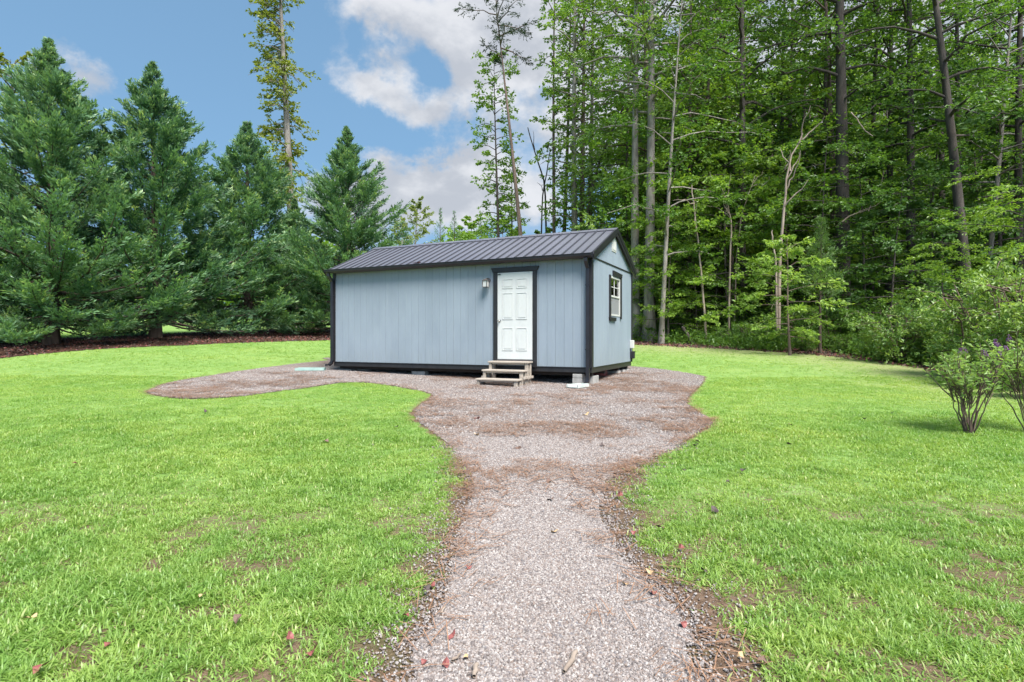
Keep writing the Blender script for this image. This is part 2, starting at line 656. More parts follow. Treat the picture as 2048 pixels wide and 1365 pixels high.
# gravel bed
m, t, out = mat('gravel_bed')
tc = t.new('ShaderNodeTexCoord').outputs['Object']
vo = t.new('ShaderNodeTexVoronoi')
t.set(vo.inputs['Vector'], tc)
vo.inputs['Scale'].default_value = 85
rmp = t.new('ShaderNodeValToRGB')
cr = rmp.color_ramp
cr.interpolation = 'CONSTANT'
for i, (p, c) in enumerate([(0.0, (0.141, 0.118, 0.108)), (0.18, (0.240, 0.209, 0.196)), (0.38, (0.339, 0.302, 0.287)), (0.56, (0.184, 0.135, 0.111)), (0.70, (0.282, 0.235, 0.216)), (0.84, (0.424, 0.389, 0.373)), (0.93, (0.085, 0.074, 0.073))]):
    e = cr.elements[i] if i < 2 else cr.elements.new(p)
    e.position = p
    e.color = (*c, 1)
sep = t.new('ShaderNodeSeparateColor')
t.set(sep.inputs[0], vo.outputs['Color'])
t.set(rmp.inputs[0], sep.outputs[0])
stone = t.mix(t.math('MULTIPLY', t.maprange(vo.outputs['Distance'], 0.45, 0.75), 0.8), rmp.outputs[0], (0.09, 0.075, 0.065))
nb = t.noise(tc, 0.9, 5, 0.62)
nf = t.noise(t.mapping(tc, (1.0, 2.2, 1)), 9, 5, 0.65)
geo = t.new('ShaderNodeSeparateXYZ')
t.set(geo.inputs[0], tc)
fary = t.maprange(geo.outputs[1], 3.6, 6.5)       # needles gather under the trees, on the pad
nm = t.noise(tc, 30, 4, 0.7)
need = t.math('MULTIPLY', t.maprange(t.math('ADD', nb, t.math('ADD', t.math('MULTIPLY', t.math('SUBTRACT', nf, 0.5), 0.8), t.math('MULTIPLY', t.math('SUBTRACT', nm, 0.5), 0.9))), 0.40, 0.72), fary)
col = t.mix(t.math('MULTIPLY', need, 0.5), stone, t.mix(nf, (0.17, 0.095, 0.06), (0.27, 0.17, 0.115)))
b_ = t.new('ShaderNodeBsdfPrincipled')
b_.inputs['Roughness'].default_value = 0.9
b_.inputs['Specular IOR Level'].default_value = 0.2
t.set(b_.inputs['Base Color'], col)
t.set(b_.inputs['Normal'], t.bump(t.math('SUBTRACT', 1.0, vo.outputs['Distance']), 0.8, 0.012))
t.l.new(b_.outputs[0], out.inputs[0])
sheet('gravel_path', GRAVEL, 0.09, 0.008, m, 0.05)

M['mulch'] = pm('mulch', (0.036, 0.021, 0.016), (0.090, 0.042, 0.030), 0.95, 4.0, bump=1.0, bdist=0.05, spec=0.1, fine=((0.20, 0.13, 0.09), 0.7))
M['forest_floor'] = pm('forest_floor', (0.055, 0.036, 0.024), (0.125, 0.085, 0.058), 0.95, 3.0, bump=1.0, bdist=0.05, spec=0.1, fine=((0.20, 0.16, 0.12), 0.6))
sheet('mulch_bed', MULCH, 0.25, 0.012, M['mulch'], 0.2)
sheet('forest_floor', WOOD, 0.5, 0.012, M['forest_floor'], 0.3)


# ================================================================== the shed
C = np.array([(1183 - CX) / F * 12.4, 12.4])
SH_ROT = math.atan2(-0.424, 0.906)
LEN, WID = 7.25, 3.72
Z0, ZW, ZE, ZR = 0.42, 2.80, 2.885, 3.74
shed = empty('garden_shed', 'pale blue wooden shed with charcoal metal roof and black trim', 'shed', (C[0], C[1], 0), SH_ROT)
cR, sR = math.cos(SH_ROT), math.sin(SH_ROT)


def sw(x, y):
    """shed-local -> world"""
    return np.array([C[0] + x * cR - y * sR, C[1] + x * sR + y * cR])


m, t, out = mat('blue_siding_paint')
tc = t.new('ShaderNodeTexCoord').outputs['Object']
nA = t.noise(t.mapping(tc, (1, 1, 0.35)), 1.6, 5, 0.6)
nB = t.noise(t.mapping(tc, (14, 14, 0.7)), 3.0, 5, 0.65)
col = t.mix(t.maprange(nA, 0.3, 0.72), (0.230, 0.274, 0.322), (0.264, 0.312, 0.362))
col = t.mix(t.math('MULTIPLY', t.maprange(nB, 0.5, 0.8), 0.35), col, (0.35, 0.41, 0.455))
sepz = t.new('ShaderNodeSeparateXYZ')
t.set(sepz.inputs[0], tc)
# mildew film: greenish bloom under the plate, splash dirt near the sill (stains)
dirt = t.math('MULTIPLY', t.maprange(sepz.outputs[2], 0.95, 0.42), t.maprange(nB, 0.35, 0.75))
col = t.mix(t.math('MULTIPLY', dirt, 0.6), col, (0.20, 0.23, 0.22))
smear = t.math('MULTIPLY', t.maprange(t.noise(t.mapping(tc, (5, 5, 0.5)), 1.3, 5, 0.7), 0.56, 0.78), 0.4)
col = t.mix(smear, col, (0.33, 0.37, 0.39))
b_ = t.new('ShaderNodeBsdfPrincipled')
b_.inputs['Roughness'].default_value = 0.55
b_.inputs['Specular IOR Level'].default_value = 0.35
t.set(b_.inputs['Base Color'], col)
t.set(b_.inputs['Normal'], t.bump(t.noise(t.mapping(tc, (30, 30, 1.2)), 4, 5, 0.6), 0.25, 0.003))
t.l.new(b_.outputs[0], out.inputs[0])
M['siding'] = m
M['black'] = pm('black_trim_paint', (0.012, 0.012, 0.014), (0.022, 0.021, 0.023), 0.45, 5.0, (1, 1, 0.5), 0.15, 0.002, fine=((0.05, 0.05, 0.05), 0.3))
M['gutter'] = pm('black_gutter_metal', (0.012, 0.012, 0.016), (0.020, 0.019, 0.024), 0.32, 4.0)
M['roof'] = pm('charcoal_roof_metal', (0.110, 0.110, 0.134), (0.134, 0.134, 0.160), 0.32, 1.2, spec=0.5, fine=((0.10, 0.09, 0.09), 0.25))
M['roof_rib'] = pm('shaded_rib_metal', (0.036, 0.036, 0.044), (0.046, 0.046, 0.056), 0.42, 1.2)  # same metal as the pans, darkened: the ribs' shading is in the colour
M['door'] = pm('white_door_paint', (0.54, 0.555, 0.545), (0.59, 0.60, 0.585), 0.45, 2.0, (1, 1, 0.5), fine=((0.42, 0.41, 0.38), 0.22))
M['vinyl'] = pm('white_vinyl', (0.50, 0.50, 0.47), (0.58, 0.58, 0.54), 0.4, 3.0)
M['steel'] = pm('satin_nickel', (0.45, 0.43, 0.40), (0.55, 0.53, 0.50), 0.3, 10, metal=1.0)
M['bronze'] = pm('lamp_bronze', (0.10, 0.085, 0.08), (0.17, 0.15, 0.14), 0.45, 10, metal=0.5)
M['lampglass'] = pm('lamp_frosted_glass', (0.45, 0.46, 0.44), (0.55, 0.55, 0.52), 0.25, 8)
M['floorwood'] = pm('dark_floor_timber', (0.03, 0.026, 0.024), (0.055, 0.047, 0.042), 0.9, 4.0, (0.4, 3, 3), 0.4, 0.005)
M['screen'] = pm('insect_screen', (0.20, 0.21, 0.21), (0.25, 0.26, 0.26), 0.8, 20)
M['concrete'] = pm('concrete', (0.26, 0.25, 0.235), (0.40, 0.385, 0.365), 0.95, 7.0, bump=0.5, bdist=0.006, fine=((0.17, 0.16, 0.15), 0.5))
M['stepwood'] = pm('weathered_step_wood', (0.30, 0.255, 0.21), (0.43, 0.375, 0.315), 0.85, 3.0, (1, 5, 5), 0.4, 0.004, fine=((0.18, 0.14, 0.11), 0.6))
m, t, out = mat('window_glass')
tr = t.new('ShaderNodeBsdfTransparent')
tr.inputs[0].default_value = (0.80, 0.84, 0.80, 1)
gl = t.new('ShaderNodeBsdfGlossy')
gl.inputs['Roughness'].default_value = 0.02
fr = t.new('ShaderNodeFresnel')
fr.inputs[0].default_value = 1.5
mx = t.new('ShaderNodeMixShader')
t.l.new(t.math('MULTIPLY', fr.outputs[0], 1.6, clamp=True), mx.inputs[0])
t.l.new(tr.outputs[0], mx.inputs[1])
t.l.new(gl.outputs[0], mx.inputs[2])
t.l.new(mx.outputs[0], out.inputs[0])
M['glass'] = m
M['reflection_sheet'] = pm('olive_reflection', (0.12, 0.12, 0.055), (0.20, 0.195, 0.09), 0.9, 5.0, (1, 8, 0.5))  # streaky olive, painted as the wood's reflection in the panes

# --- wall shell (backing behind the siding), with a real window opening
WY0, WY1, WZ0, WZ1 = 1.50, 2.42, 1.60, 2.56      # window opening in the gable wall
DX0, DX1, DZ0, DZ1 = -2.27, -1.38, 0.56, 2.58    # door
wl = MB()
wl.box(-LEN + 0.03, -0.03, 0.012, 0.07, Z0 + 0.005, ZW, 0)
wl.box(-LEN + 0.03, -0.03, WID - 0.07, WID - 0.004, Z0 + 0.005, ZW + 0.06, 0)
wl.box(-LEN + 0.004, -LEN + 0.029, 0.03, WID - 0.03, Z0 + 0.005, ZW, 0)
wl.build('wall', M['siding'], shed)
gw = MB()
for (a0, a1, c0, c1) in ((0.03, WY0 - 0.001, Z0 + 0.005, ZW + 0.03), (WY1 + 0.001, WID - 0.03, Z0 + 0.005, ZW + 0.03), (WY0, WY1, Z0 + 0.005, WZ0), (WY0, WY1, WZ1, ZW + 0.03)):
    gw.box(-0.07, -0.012, a0, a1, c0, c1, 0)
SL = (ZR - ZE) / (WID / 2 + 0.14)
gw.prism([(-0.07, 0.02, ZW + 0.031), (-0.07, WID - 0.02, ZW + 0.031), (-0.07, WID / 2, ZR - 0.08)], (0.058, 0, 0))
bgw = MB()
bgw.prism([(-LEN + 0.01, 0.02, ZW + 0.001), (-LEN + 0.01, WID - 0.02, ZW + 0.001), (-LEN + 0.01, WID / 2, ZR - 0.08)], (0.045, 0, 0))
gw.build('gable_wall', M['siding'], shed)
bgw.build('rear_gable_wall', M['siding'], shed)
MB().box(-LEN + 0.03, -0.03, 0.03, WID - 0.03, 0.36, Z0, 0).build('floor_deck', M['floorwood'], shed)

# --- siding boards, front
BW = 0.2032


def board(x0, x1, z0, z1):
    MB().box(x0 + 0.0022, x1 - 0.0022, 0.0, 0.0115, z0, z1, 0.0012).build('siding_board', M['siding'], shed)


k = 0
x = -0.02
while x > -LEN + 0.05:
    x1, x0 = x, max(x - BW, -LEN + 0.012)
    if x0 < DX0 - 0.11 and x1 > DX0 - 0.11 or (x0 < DX1 + 0.11 and x1 > DX1 + 0.11) or (x0 >= DX0 - 0.11 and x1 <= DX1 + 0.11):
        l = (x0, min(x1, DX0 - 0.06))
        r = (max(x0, DX1 + 0.06), x1)
        if l[1] - l[0] > 0.03:
            board(l[0], l[1], Z0, ZW)
        if r[1] - r[0] > 0.03:
            board(r[0], r[1], Z0, ZW)
        mid = (max(x0, DX0 - 0.06), min(x1, DX1 + 0.06))
        if mid[1] - mid[0] > 0.02:
            board(mid[0], mid[1], DZ1 + 0.02, ZW)
    else:
        board(x0, x1, Z0, ZW)
    x -= BW


def gboard(y0, y1, z0, z1a, z1b=None):
    z1b = z1a if z1b is None else z1b
    MB().prism([(-0.0115, y0 + 0.0022, z0), (-0.0115, y1 - 0.0022, z0), (-0.0115, y1 - 0.0022, z1b), (-0.0115, y0 + 0.0022, z1a)], (0.0115, 0, 0), 0.0012).build('siding_board', M['siding'], shed)


def rake(y):
    return ZE + SL * (min(y, WID - y) + 0.14) - 0.10


y = 0.015
while y < WID - 0.05:
    y0, y1 = y, min(y + BW, WID - 0.012)
    if y1 > WY0 and y0 < WY1:
        for (q0, q1) in ((y0, min(y1, WY0)), (max(y0, WY1), y1)):
            if q1 - q0 > 0.03:
                gboard(q0, q1, Z0, ZW + 0.03)
        q0, q1 = max(y0, WY0), min(y1, WY1)
        if q1 - q0 > 0.02:
            gboard(q0, q1, Z0, WZ0)
            gboard(q0, q1, WZ1, ZW + 0.03)
    else:
        gboard(y0, y1, Z0, ZW + 0.03)
    if y0 < WID / 2 < y1:
        MB().prism([(-0.0115, y0 + .0022, ZW + 0.05), (-0.0115, y1 - .0022, ZW + 0.05), (-0.0115, y1 - .0022, rake(y1)), (-0.0115, WID / 2, rake(WID / 2)), (-0.0115, y0 + .0022, rake(y0))], (0.0135, 0, 0)).build('siding_board', M['siding'], shed)
    elif rake(y0) > ZW + 0.07 or rake(y1) > ZW + 0.07:
        MB().prism([(-0.0115, y0 + .0022, ZW + 0.05), (-0.0115, y1 - .0022, ZW + 0.05), (-0.0115, y1 - .0022, max(rake(y1), ZW + 0.055)), (-0.0115, y0 + .0022, max(rake(y0), ZW + 0.055))], (0.0135, 0, 0)).build('siding_board', M['siding'], shed)
    y += BW

# --- trim
MB().box(0.0, 0.022, -0.02, 0.085, Z0 - 0.01, ZW + 0.05, 0.003).box(-0.10, 0.0, -0.020, -0.001, Z0 - 0.01, ZW + 0.0, 0.003).build('corner_trim', M['black'], shed)
MB().box(0.0, 0.022, WID - 0.075, WID + 0.012, Z0 - 0.01, ZW + 0.05, 0.003).build('corner_trim', M['black'], shed)
MB().box(-LEN - 0.01, -LEN + 0.09, -0.020, -0.001, Z0 - 0.01, ZW, 0.003).build('corner_trim', M['black'], shed)
MB().box(0.002, 0.014, 0.086, WID - 0.076, ZW + 0.012, ZW + 0.048, 0.003).build('gable_trim', M['black'], shed)
MB().box(0.001, 0.012, 0.086, WID - 0.076, Z0 - 0.012, Z0 + 0.006, 0.002).build('sill_trim', M['black'], shed)
MB().box(-LEN + 0.091, -0.101, -0.012, -0.001, Z0 - 0.012, Z0 + 0.006, 0.002).build('sill_trim', M['black'], shed)
rk = MB()
for sgn in (0, 1):
    pts = [(0, -0.14, ZE - 0.155), (0, WID / 2, ZR - 0.155), (0, WID / 2, ZR - 0.02), (0, -0.14, ZE - 0.02)]
    if sgn:
        pts = [(0, WID - p[1], p[2]) for p in pts]
    pts = [(0.06, p[1], p[2]) for p in pts]
    MB().prism(pts, (0.03, 0, 0)).build('rake_trim', M['black'], shed)
MB().box(-LEN, 0.055, -0.128, -0.002, ZW - 0.002, ZW + 0.012, 0.002).build('soffit', M['black'], shed)
# skids and rim boards below the floor
MB().box(-LEN + 0.02, -0.01, 0.004, 0.045, 0.305, Z0 - 0.014, 0.004).build('rim_board', M['black'], shed)
MB().box(-0.045, -0.003, 0.05, WID - 0.05, 0.30, Z0 - 0.014, 0.004).build('rim_board', M['black'], shed)
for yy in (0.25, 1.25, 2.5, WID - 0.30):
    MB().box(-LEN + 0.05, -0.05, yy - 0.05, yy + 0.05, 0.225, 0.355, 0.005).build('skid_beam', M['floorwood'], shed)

# --- roof
rf = MB()
XL, XR = -LEN - 0.09, 0.095
for sgn in (0, 1):
    pts = [(XL, -0.14, ZE - 0.02), (XL, WID / 2, ZR - 0.02), (XL, WID / 2, ZR), (XL, -0.14, ZE)]
    if sgn:
        pts = [(p[0], WID - p[1] + (0.0 if p[1] < 1 else 0.0), p[2]) for p in pts]
        pts = [(p[0], max(p[1], WID / 2 + 0.001), p[2]) for p in pts]
    rf.prism(pts, (XR - XL, 0, 0))
roof = rf.build('roof', M['roof'], shed)
nrm = Vector((0, -SL, 1)).normalized()
up = Vector((0, 1, SL)).normalized()
EV = Vector((0, -0.155, ZE - 0.155 * 0 + 0.0))
EV = Vector((0, -0.14, ZE)) - up * 0.02
SLEN = (Vector((0, WID / 2, ZR)) - EV).length
RS = 0.2286
nr = int((XR - XL) / RS)
x0r = XR - 0.02
pan = None
ribm = None
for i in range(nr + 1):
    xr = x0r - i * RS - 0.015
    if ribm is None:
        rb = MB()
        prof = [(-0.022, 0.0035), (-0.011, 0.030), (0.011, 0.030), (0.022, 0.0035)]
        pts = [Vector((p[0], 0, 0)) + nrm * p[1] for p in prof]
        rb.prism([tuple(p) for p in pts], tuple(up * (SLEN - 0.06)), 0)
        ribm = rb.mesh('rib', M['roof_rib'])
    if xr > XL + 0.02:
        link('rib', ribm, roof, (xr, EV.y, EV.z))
    if pan is None:
        pb = MB()
        pts = [Vector((-RS + 0.005, 0, 0)) + nrm * 0.001, Vector((-0.005, 0, 0)) + nrm * 0.001, Vector((-0.005, 0, 0)) + nrm * 0.004, Vector((-RS + 0.005, 0, 0)) + nrm * 0.004]
        pb.prism([tuple(p) for p in pts], tuple(up * (SLEN - 0.05)), 0)
        pan = pb.mesh('roof_panel', M['roof'])
    if xr - RS > XL:
        link('roof_panel', pan, roof, (xr, EV.y, EV.z + random.uniform(0, 0.0008)))
    if xr - RS > XL:      # the ribs of the far slope end under the ridge cap too
        pass
rc = MB()
rc.prism([(XL - 0.005, WID / 2 - 0.15, ZR - 0.15 * SL + 0.030), (XL - 0.005, WID / 2, ZR + 0.036), (XL - 0.005, WID / 2 + 0.15, ZR - 0.15 * SL + 0.030),
          (XL - 0.005, WID / 2 + 0.15, ZR - 0.15 * SL + 0.022), (XL - 0.005, WID / 2, ZR + 0.028), (XL - 0.005, WID / 2 - 0.15, ZR - 0.15 * SL + 0.022)], (XR - XL + 0.01, 0, 0))
rc.build('ridge_cap', M['roof'], roof)
edge = MB()
for (xa, xb) in ((XR + 0.001, XR + 0.006), (XR - 0.06, XR + 0.0005)):
    pass
edge.prism([(XR + 0.001, -0.15, ZE - 0.10), (XR + 0.001, WID / 2, ZR - 0.09), (XR + 0.001, WID / 2, ZR + 0.034), (XR + 0.001, -0.15, ZE + 0.024)], (0.006, 0, 0))
edge.build('rake_flashing', M['gutter'], roof)
edge = MB()
edge.prism([(XR + 0.001, WID + 0.15, ZE - 0.10), (XR + 0.001, WID / 2 + 0.001, ZR - 0.09), (XR + 0.001, WID / 2 + 0.001, ZR + 0.034), (XR + 0.001, WID + 0.15, ZE + 0.024)], (0.006, 0, 0))
edge.build('rake_flashing', M['gutter'], roof)

# --- gutter (open channel) and downspouts
gt = MB()
prof = [(-0.145, ZE - 0.012), (-0.145, ZE - 0.10), (-0.20, ZE - 0.10), (-0.245, ZE - 0.055), (-0.25, ZE - 0.010), (-0.262, ZE - 0.004), (-0.256, ZE - 0.0), (-0.243, ZE - 0.008),
        (-0.238, ZE - 0.052), (-0.196, ZE - 0.093), (-0.152, ZE - 0.093), (-0.152, ZE - 0.012)]
gt.prism([(XL + 0.01, p[0], p[1]) for p in prof], (XR - XL - 0.03, 0, 0))
gt.box(XR - 0.0195, XR - 0.016, -0.25, -0.146, ZE - 0.10, ZE - 0.008, 0)
gt.box(XL + 0.006, XL + 0.0095, -0.25, -0.146, ZE - 0.10, ZE - 0.008, 0)
gutter = gt.build('gutter', M['gutter'], shed)
for xx in np.arange(-LEN + 0.4, 0, 0.9):
    MB().box(xx - 0.012, xx + 0.012, -0.255, -0.15, ZE - 0.004, ZE + 0.0005, 0).build('gutter_hanger', M['gutter'], gutter)


def rect_tube(pts, wx, wy):
    """rectangular pipe swept through (x,y,z) points in a plane of constant x"""
    mb = MB()
    v = []
    for i, p in enumerate(pts):
        p = Vector(p)
        tn = ((Vector(pts[min(i + 1, len(pts) - 1)]) - Vector(pts[max(i - 1, 0)]))).normalized()
        s = Vector((1, 0, 0)) if abs(tn.x) < 0.9 else Vector((0, 1, 0))
        s = (s - tn * s.dot(tn)).normalized()
        u = tn.cross(s)
        for (a_, c_) in ((-1, -1), (1, -1), (1, 1), (-1, 1)):
            v.append(p + s * a_ * wx / 2 + u * c_ * wy / 2)
    q = []
    n = len(pts)
    for i in range(n - 1):
        for j in range(4):
            q.append([i * 4 + j, i * 4 + (j + 1) % 4, i * 4 + 4 + (j + 1) % 4, i * 4 + 4 + j])
    q.append([3, 2, 1, 0])
    mb.add([tuple(p) for p in v], q)
    return mb


xd = -0.065
rect_tube([(xd, -0.20, ZE - 0.10), (xd, -0.20, ZE - 0.16), (xd, -0.065, ZE - 0.30), (xd, -0.062, ZE - 0.40), (xd, -0.062, 0.20), (xd, -0.068, 0.15), (xd, -0.10, 0.10), (xd, -0.22, 0.075)], 0.075, 0.06).build('downspout', M['gutter'], shed)
xd = -LEN + 0.02
zl = float(gz(*sw(xd, 0)))
rect_tube([(xd, -0.20, ZE - 0.10), (xd, -0.20, ZE - 0.16), (xd, -0.065, ZE - 0.30), (xd, -0.062, ZE - 0.40), (xd, -0.062, 0.46), (xd - 0.012, -0.068, 0.40), (xd - 0.06, -0.09, 0.345), (xd - 0.17, -0.13, 0.335)], 0.075, 0.06).build('downspout', M['gutter'], shed)
for xd2 in (-0.065, -LEN + 0.02):
    for zz in (0.8, 2.2):
        MB().box(xd2 - 0.046, xd2 + 0.046, -0.0985, -0.030, zz, zz + 0.025, 0).build('downspout_strap', M['gutter'], shed)

# --- door with six raised panels
door = MB().box(DX0, DX1, -0.004, 0.0, DZ0, DZ1, 0).box(DX0 + 0.004, DX1 - 0.004, -0.026, -0.0045, DZ0 + 0.012, DZ1 - 0.004, 0.003).build('door', M['door'], shed)
dw = DX1 - DX0
pw = dw * 0.30
for (f0, f1) in ((0.815, 0.925), (0.46, 0.765), (0.105, 0.365)):
    for cxp in (DX0 + dw * 0.30, DX0 + dw * 0.70):
        za, zb = DZ0 + (DZ1 - DZ0) * f0, DZ0 + (DZ1 - DZ0) * f1
        # moulding frame and a raised field
        fm = MB()
        w_ = 0.016
        for (a0, a1, c0, c1) in ((cxp - pw / 2, cxp + pw / 2, za, za + w_), (cxp - pw / 2, cxp + pw / 2, zb - w_, zb), (cxp - pw / 2, cxp - pw / 2 + w_, za + w_, zb - w_), (cxp + pw / 2 - w_, cxp + pw / 2, za + w_, zb - w_)):
            fm.box(a0, a1, -0.036, -0.0265, c0, c1, 0.003)
        fm.box(cxp - pw / 2 + 0.04, cxp + pw / 2 - 0.04, -0.034, -0.0265, za + 0.04, zb - 0.04, 0.004)
        fm.build('door_panel', M['door'], door)
kb = MB()
kx, kz = DX0 + 0.065, DZ0 + 0.90
kb.tube([(kx, -0.026, kz), (kx, -0.036, kz)], [0.033, 0.033], 14)
kb.tube([(kx, -0.034, kz), (kx, -0.06, kz), (kx, -0.068, kz), (kx, -0.080, kz), (kx, -0.092, kz), (kx, -0.097, kz)], [0.011, 0.012, 0.022, 0.028, 0.022, 0.002], 14)
kb.build('door_knob', M['steel'], door, True)
MB().box(DX0 + 0.02, DX0 + 0.09, -0.05, -0.0265, DZ1 - 0.05, DZ1 - 0.03, 0.004).build('door_catch', M['black'], door)
MB().box(DX0 - 0.005, DX1 + 0.005, -0.06, -0.001, DZ0 - 0.035, DZ0 - 0.002, 0.004).build('threshold', M['bronze'], shed)
# casing: black legs, header with splayed ears
for s in (-1, 1):
    xa = DX0 - 0.105 if s < 0 else DX1 + 0.005
    MB().box(xa, xa + 0.10, -0.034, -0.001, Z0 - 0.02, DZ1 + 0.008, 0.003).build('door_trim', M['black'], shed)
MB().prism([(DX0 - 0.115, -0.001, DZ1 + 0.010), (DX1 + 0.115, -0.001, DZ1 + 0.010), (DX1 + 0.165, -0.001, DZ1 + 0.115), (DX0 - 0.165, -0.001, DZ1 + 0.115)], (0, -0.040, 0), 0.003).build('door_header', M['black'], shed)

# --- wall lamp
lx, lz = -2.52, 2.36
lamp = MB()
lamp.tube([(lx, -0.001, lz + 0.06), (lx, -0.02, lz + 0.06), (lx, -0.022, lz + 0.06)], [0.06, 0.06, 0.04], 14)
lamp.tube([(lx, -0.02, lz + 0.06), (lx, -0.08, lz + 0.075), (lx, -0.12, lz + 0.09), (lx, -0.13, lz + 0.06)], 0.012, 8)
lamp.add(*[np.array([(lx - .07, -.20, lz + .045), (lx + .07, -.20, lz + .045), (lx + .07, -.06, lz + .045), (lx - .07, -.06, lz + .045), (lx - .02, -.15, lz + .085), (lx + .02, -.15, lz + .085), (lx + .02, -.11, lz + .085), (lx - .02, -.11, lz + .085)]),
           [[3, 2, 1, 0], [4, 5, 6, 7], [0, 1, 5, 4], [1, 2, 6, 5], [2, 3, 7, 6], [3, 0, 4, 7]]])
for sx in (-1, 1):
    for sy in (-1, 1):
        lamp.box(lx + sx * .055 - .006, lx + sx * .055 + .006, -.13 + sy * .055 - .006, -.13 + sy * .055 + .006, lz - 0.10, lz + 0.045, 0)
lamp.box(lx - .065, lx + .065, -.195, -.065, lz - 0.112, lz - 0.10, 0.003)
lo = lamp.build('wall_lamp', M['bronze'], shed)
MB().box(lx - .050, lx + .050, -.18, -.08, lz - 0.099, lz + 0.044, 0).build('lamp_glass', M['lampglass'], lo)

# --- window in the gable (single hung, upper sash 2x2, lower behind a screen)
FX = 0.012
win = MB()
fwid = 0.045
for (a0, a1, c0, c1) in ((WY0, WY1, WZ1 - fwid, WZ1), (WY0, WY1, WZ0, WZ0 + fwid), (WY0, WY0 + fwid, WZ0 + fwid, WZ1 - fwid), (WY1 - fwid, WY1, WZ0 + fwid, WZ1 - fwid)):
    win.box(-0.06, FX, a0 + 0.001, a1 - 0.001, c0 + 0.001, c1 - 0.001, 0.003)
window = win.build('window', M['vinyl'], shed)
WM = (WZ0 + WZ1) / 2
MB().box(-0.05, FX - 0.004, WY0 + fwid, WY1 - fwid, WM - 0.022, WM + 0.022, 0.003).build('meeting_rail', M['vinyl'], window)
WYM = (WY0 + WY1) / 2
MB().box(-0.036, -0.012, WYM - 0.010, WYM + 0.010, WM + 0.0225, WZ1 - fwid - 0.0005, 0.002).build('muntin', M['vinyl'], window)
zq = (WM + WZ1) / 2 - 0.01
for (a0, a1) in ((WY0 + fwid, WYM - 0.0105), (WYM + 0.0105, WY1 - fwid)):
    MB().box(-0.036, -0.012, a0 + 0.0005, a1, zq - 0.010, zq + 0.010, 0.002).build('muntin', M['vinyl'], window)
    for (c0, c1) in ((WM + 0.0225, zq - 0.0105), (zq + 0.0105, WZ1 - fwid)):
        MB().box(-0.027, -0.023, a0, a1, c0, c1, 0).build('pane', M['glass'], window)
MB().box(-0.050, -0.046, WY0 + fwid, WY1 - fwid, WZ0 + fwid, WM - 0.0225, 0).build('pane', M['glass'], window)
zq2 = (WM + WZ0) / 2 + 0.01
MB().box(-0.044, -0.030, WYM - 0.010, WYM + 0.010, WZ0 + fwid, WM - 0.0225, 0.002).build('muntin', M['vinyl'], window)
for (a0, a1) in ((WY0 + fwid, WYM - 0.0105), (WYM + 0.0105, WY1 - fwid)):
    MB().box(-0.044, -0.030, a0 + 0.0005, a1, zq2 - 0.010, zq2 + 0.010, 0.002).build('muntin', M['vinyl'], window)
# screen: half-transparent mesh in front of the lower sash
m, t, out = mat('insect_screen_mesh')
trn = t.new('ShaderNodeBsdfTransparent')
dfs = t.new('ShaderNodeBsdfDiffuse')
dfs.inputs[0].default_value = (0.30, 0.31, 0.31, 1)
mx = t.new('ShaderNodeMixShader')
mx.inputs[0].default_value = 0.62
t.l.new(trn.outputs[0], mx.inputs[1])
t.l.new(dfs.outputs[0], mx.inputs[2])
t.l.new(mx.outputs[0], out.inputs[0])
MB().box(-0.012, -0.011, WY0 + fwid, WY1 - fwid, WZ0 + fwid, WM - 0.0225, 0).build('screen', m, window)
MB().box(-0.115, -0.112, WY0 - 0.05, WY1 + 0.05, WM - 0.05, WZ1 + 0.05, 0).build('reflection_sheet', M['reflection_sheet'], window)  # added sheet: its olive streaks stand in for a reflection in the glass
# casing: left and right legs, header with its near ear broken off, half a sill left
MB().box(0.0, 0.034, WY0 - 0.105, WY0 - 0.006, WZ0 - 0.03, WZ1 + 0.02, 0.003).build('window_trim', M['black'], shed)
MB().box(0.0, 0.034, WY1 + 0.006, WY1 + 0.105, WZ0 - 0.06, WZ1 + 0.02, 0.003).build('window_trim', M['black'], shed)
MB().prism([(0.0, WY0 + 0.22, WZ1 + 0.025), (0.0, WY1 + 0.110, WZ1 + 0.025), (0.0, WY1 + 0.150, WZ1 + 0.125), (0.0, WY0 + 0.55, WZ1 + 0.112), (0.0, WY0 + 0.30, WZ1 + 0.13), (0.0, WY0 + 0.21, WZ1 + 0.15)], (0.038, 0, 0)).build('window_header', M['black'], shed)
MB().prism([(0.0, WY0 - 0.135, WZ0 - 0.035), (0.0, WY0 + 0.46, WZ0 - 0.035), (0.0, WY0 + 0.43, WZ0 - 0.125), (0.0, WY0 - 0.10, WZ0 - 0.125)], (0.042, 0, 0), 0.003).build('window_sill', M['black'], shed)

# --- gable vent: white frame and vertical louvres
vy, vz = WID / 2 - 0.02, 3.20
gv = MB()
pts = [(0.002, vy - 0.20, vz - 0.02), (0.002, vy + 0.20, vz - 0.02), (0.002, vy + 0.20, vz + 0.26), (0.002, vy, vz + 0.34), (0.002, vy - 0.20, vz + 0.26)]
gv.prism(pts, (0.012, 0, 0))
gvo = gv.build('gable_vent', M['vinyl'], shed)
for i in range(4):
    ya = vy - 0.16 + i * 0.085
    MB().box(0.0145, 0.026, ya, ya + 0.065, vz + 0.02, vz + 0.235, 0.004).build('louvre', M['vinyl'], gvo)
# --- meter / outlet box at the far end of the gable wall
mb_ = MB().box(0.001, 0.10, WID - 0.22, WID - 0.10, 0.78, 1.0, 0.008).build('outlet_box', M['vinyl'], shed)
MB().box(0.001, 0.11, WID - 0.20, WID - 0.06, 0.50, 0.70, 0.01).build('conduit_box', M['black'], shed)
pc = MB()
pc.tube([(0.03, WID - 0.16, 0.78), (0.035, WID - 0.16, 0.7)], 0.018, 8)
pc.build('conduit', M['steel'], shed)

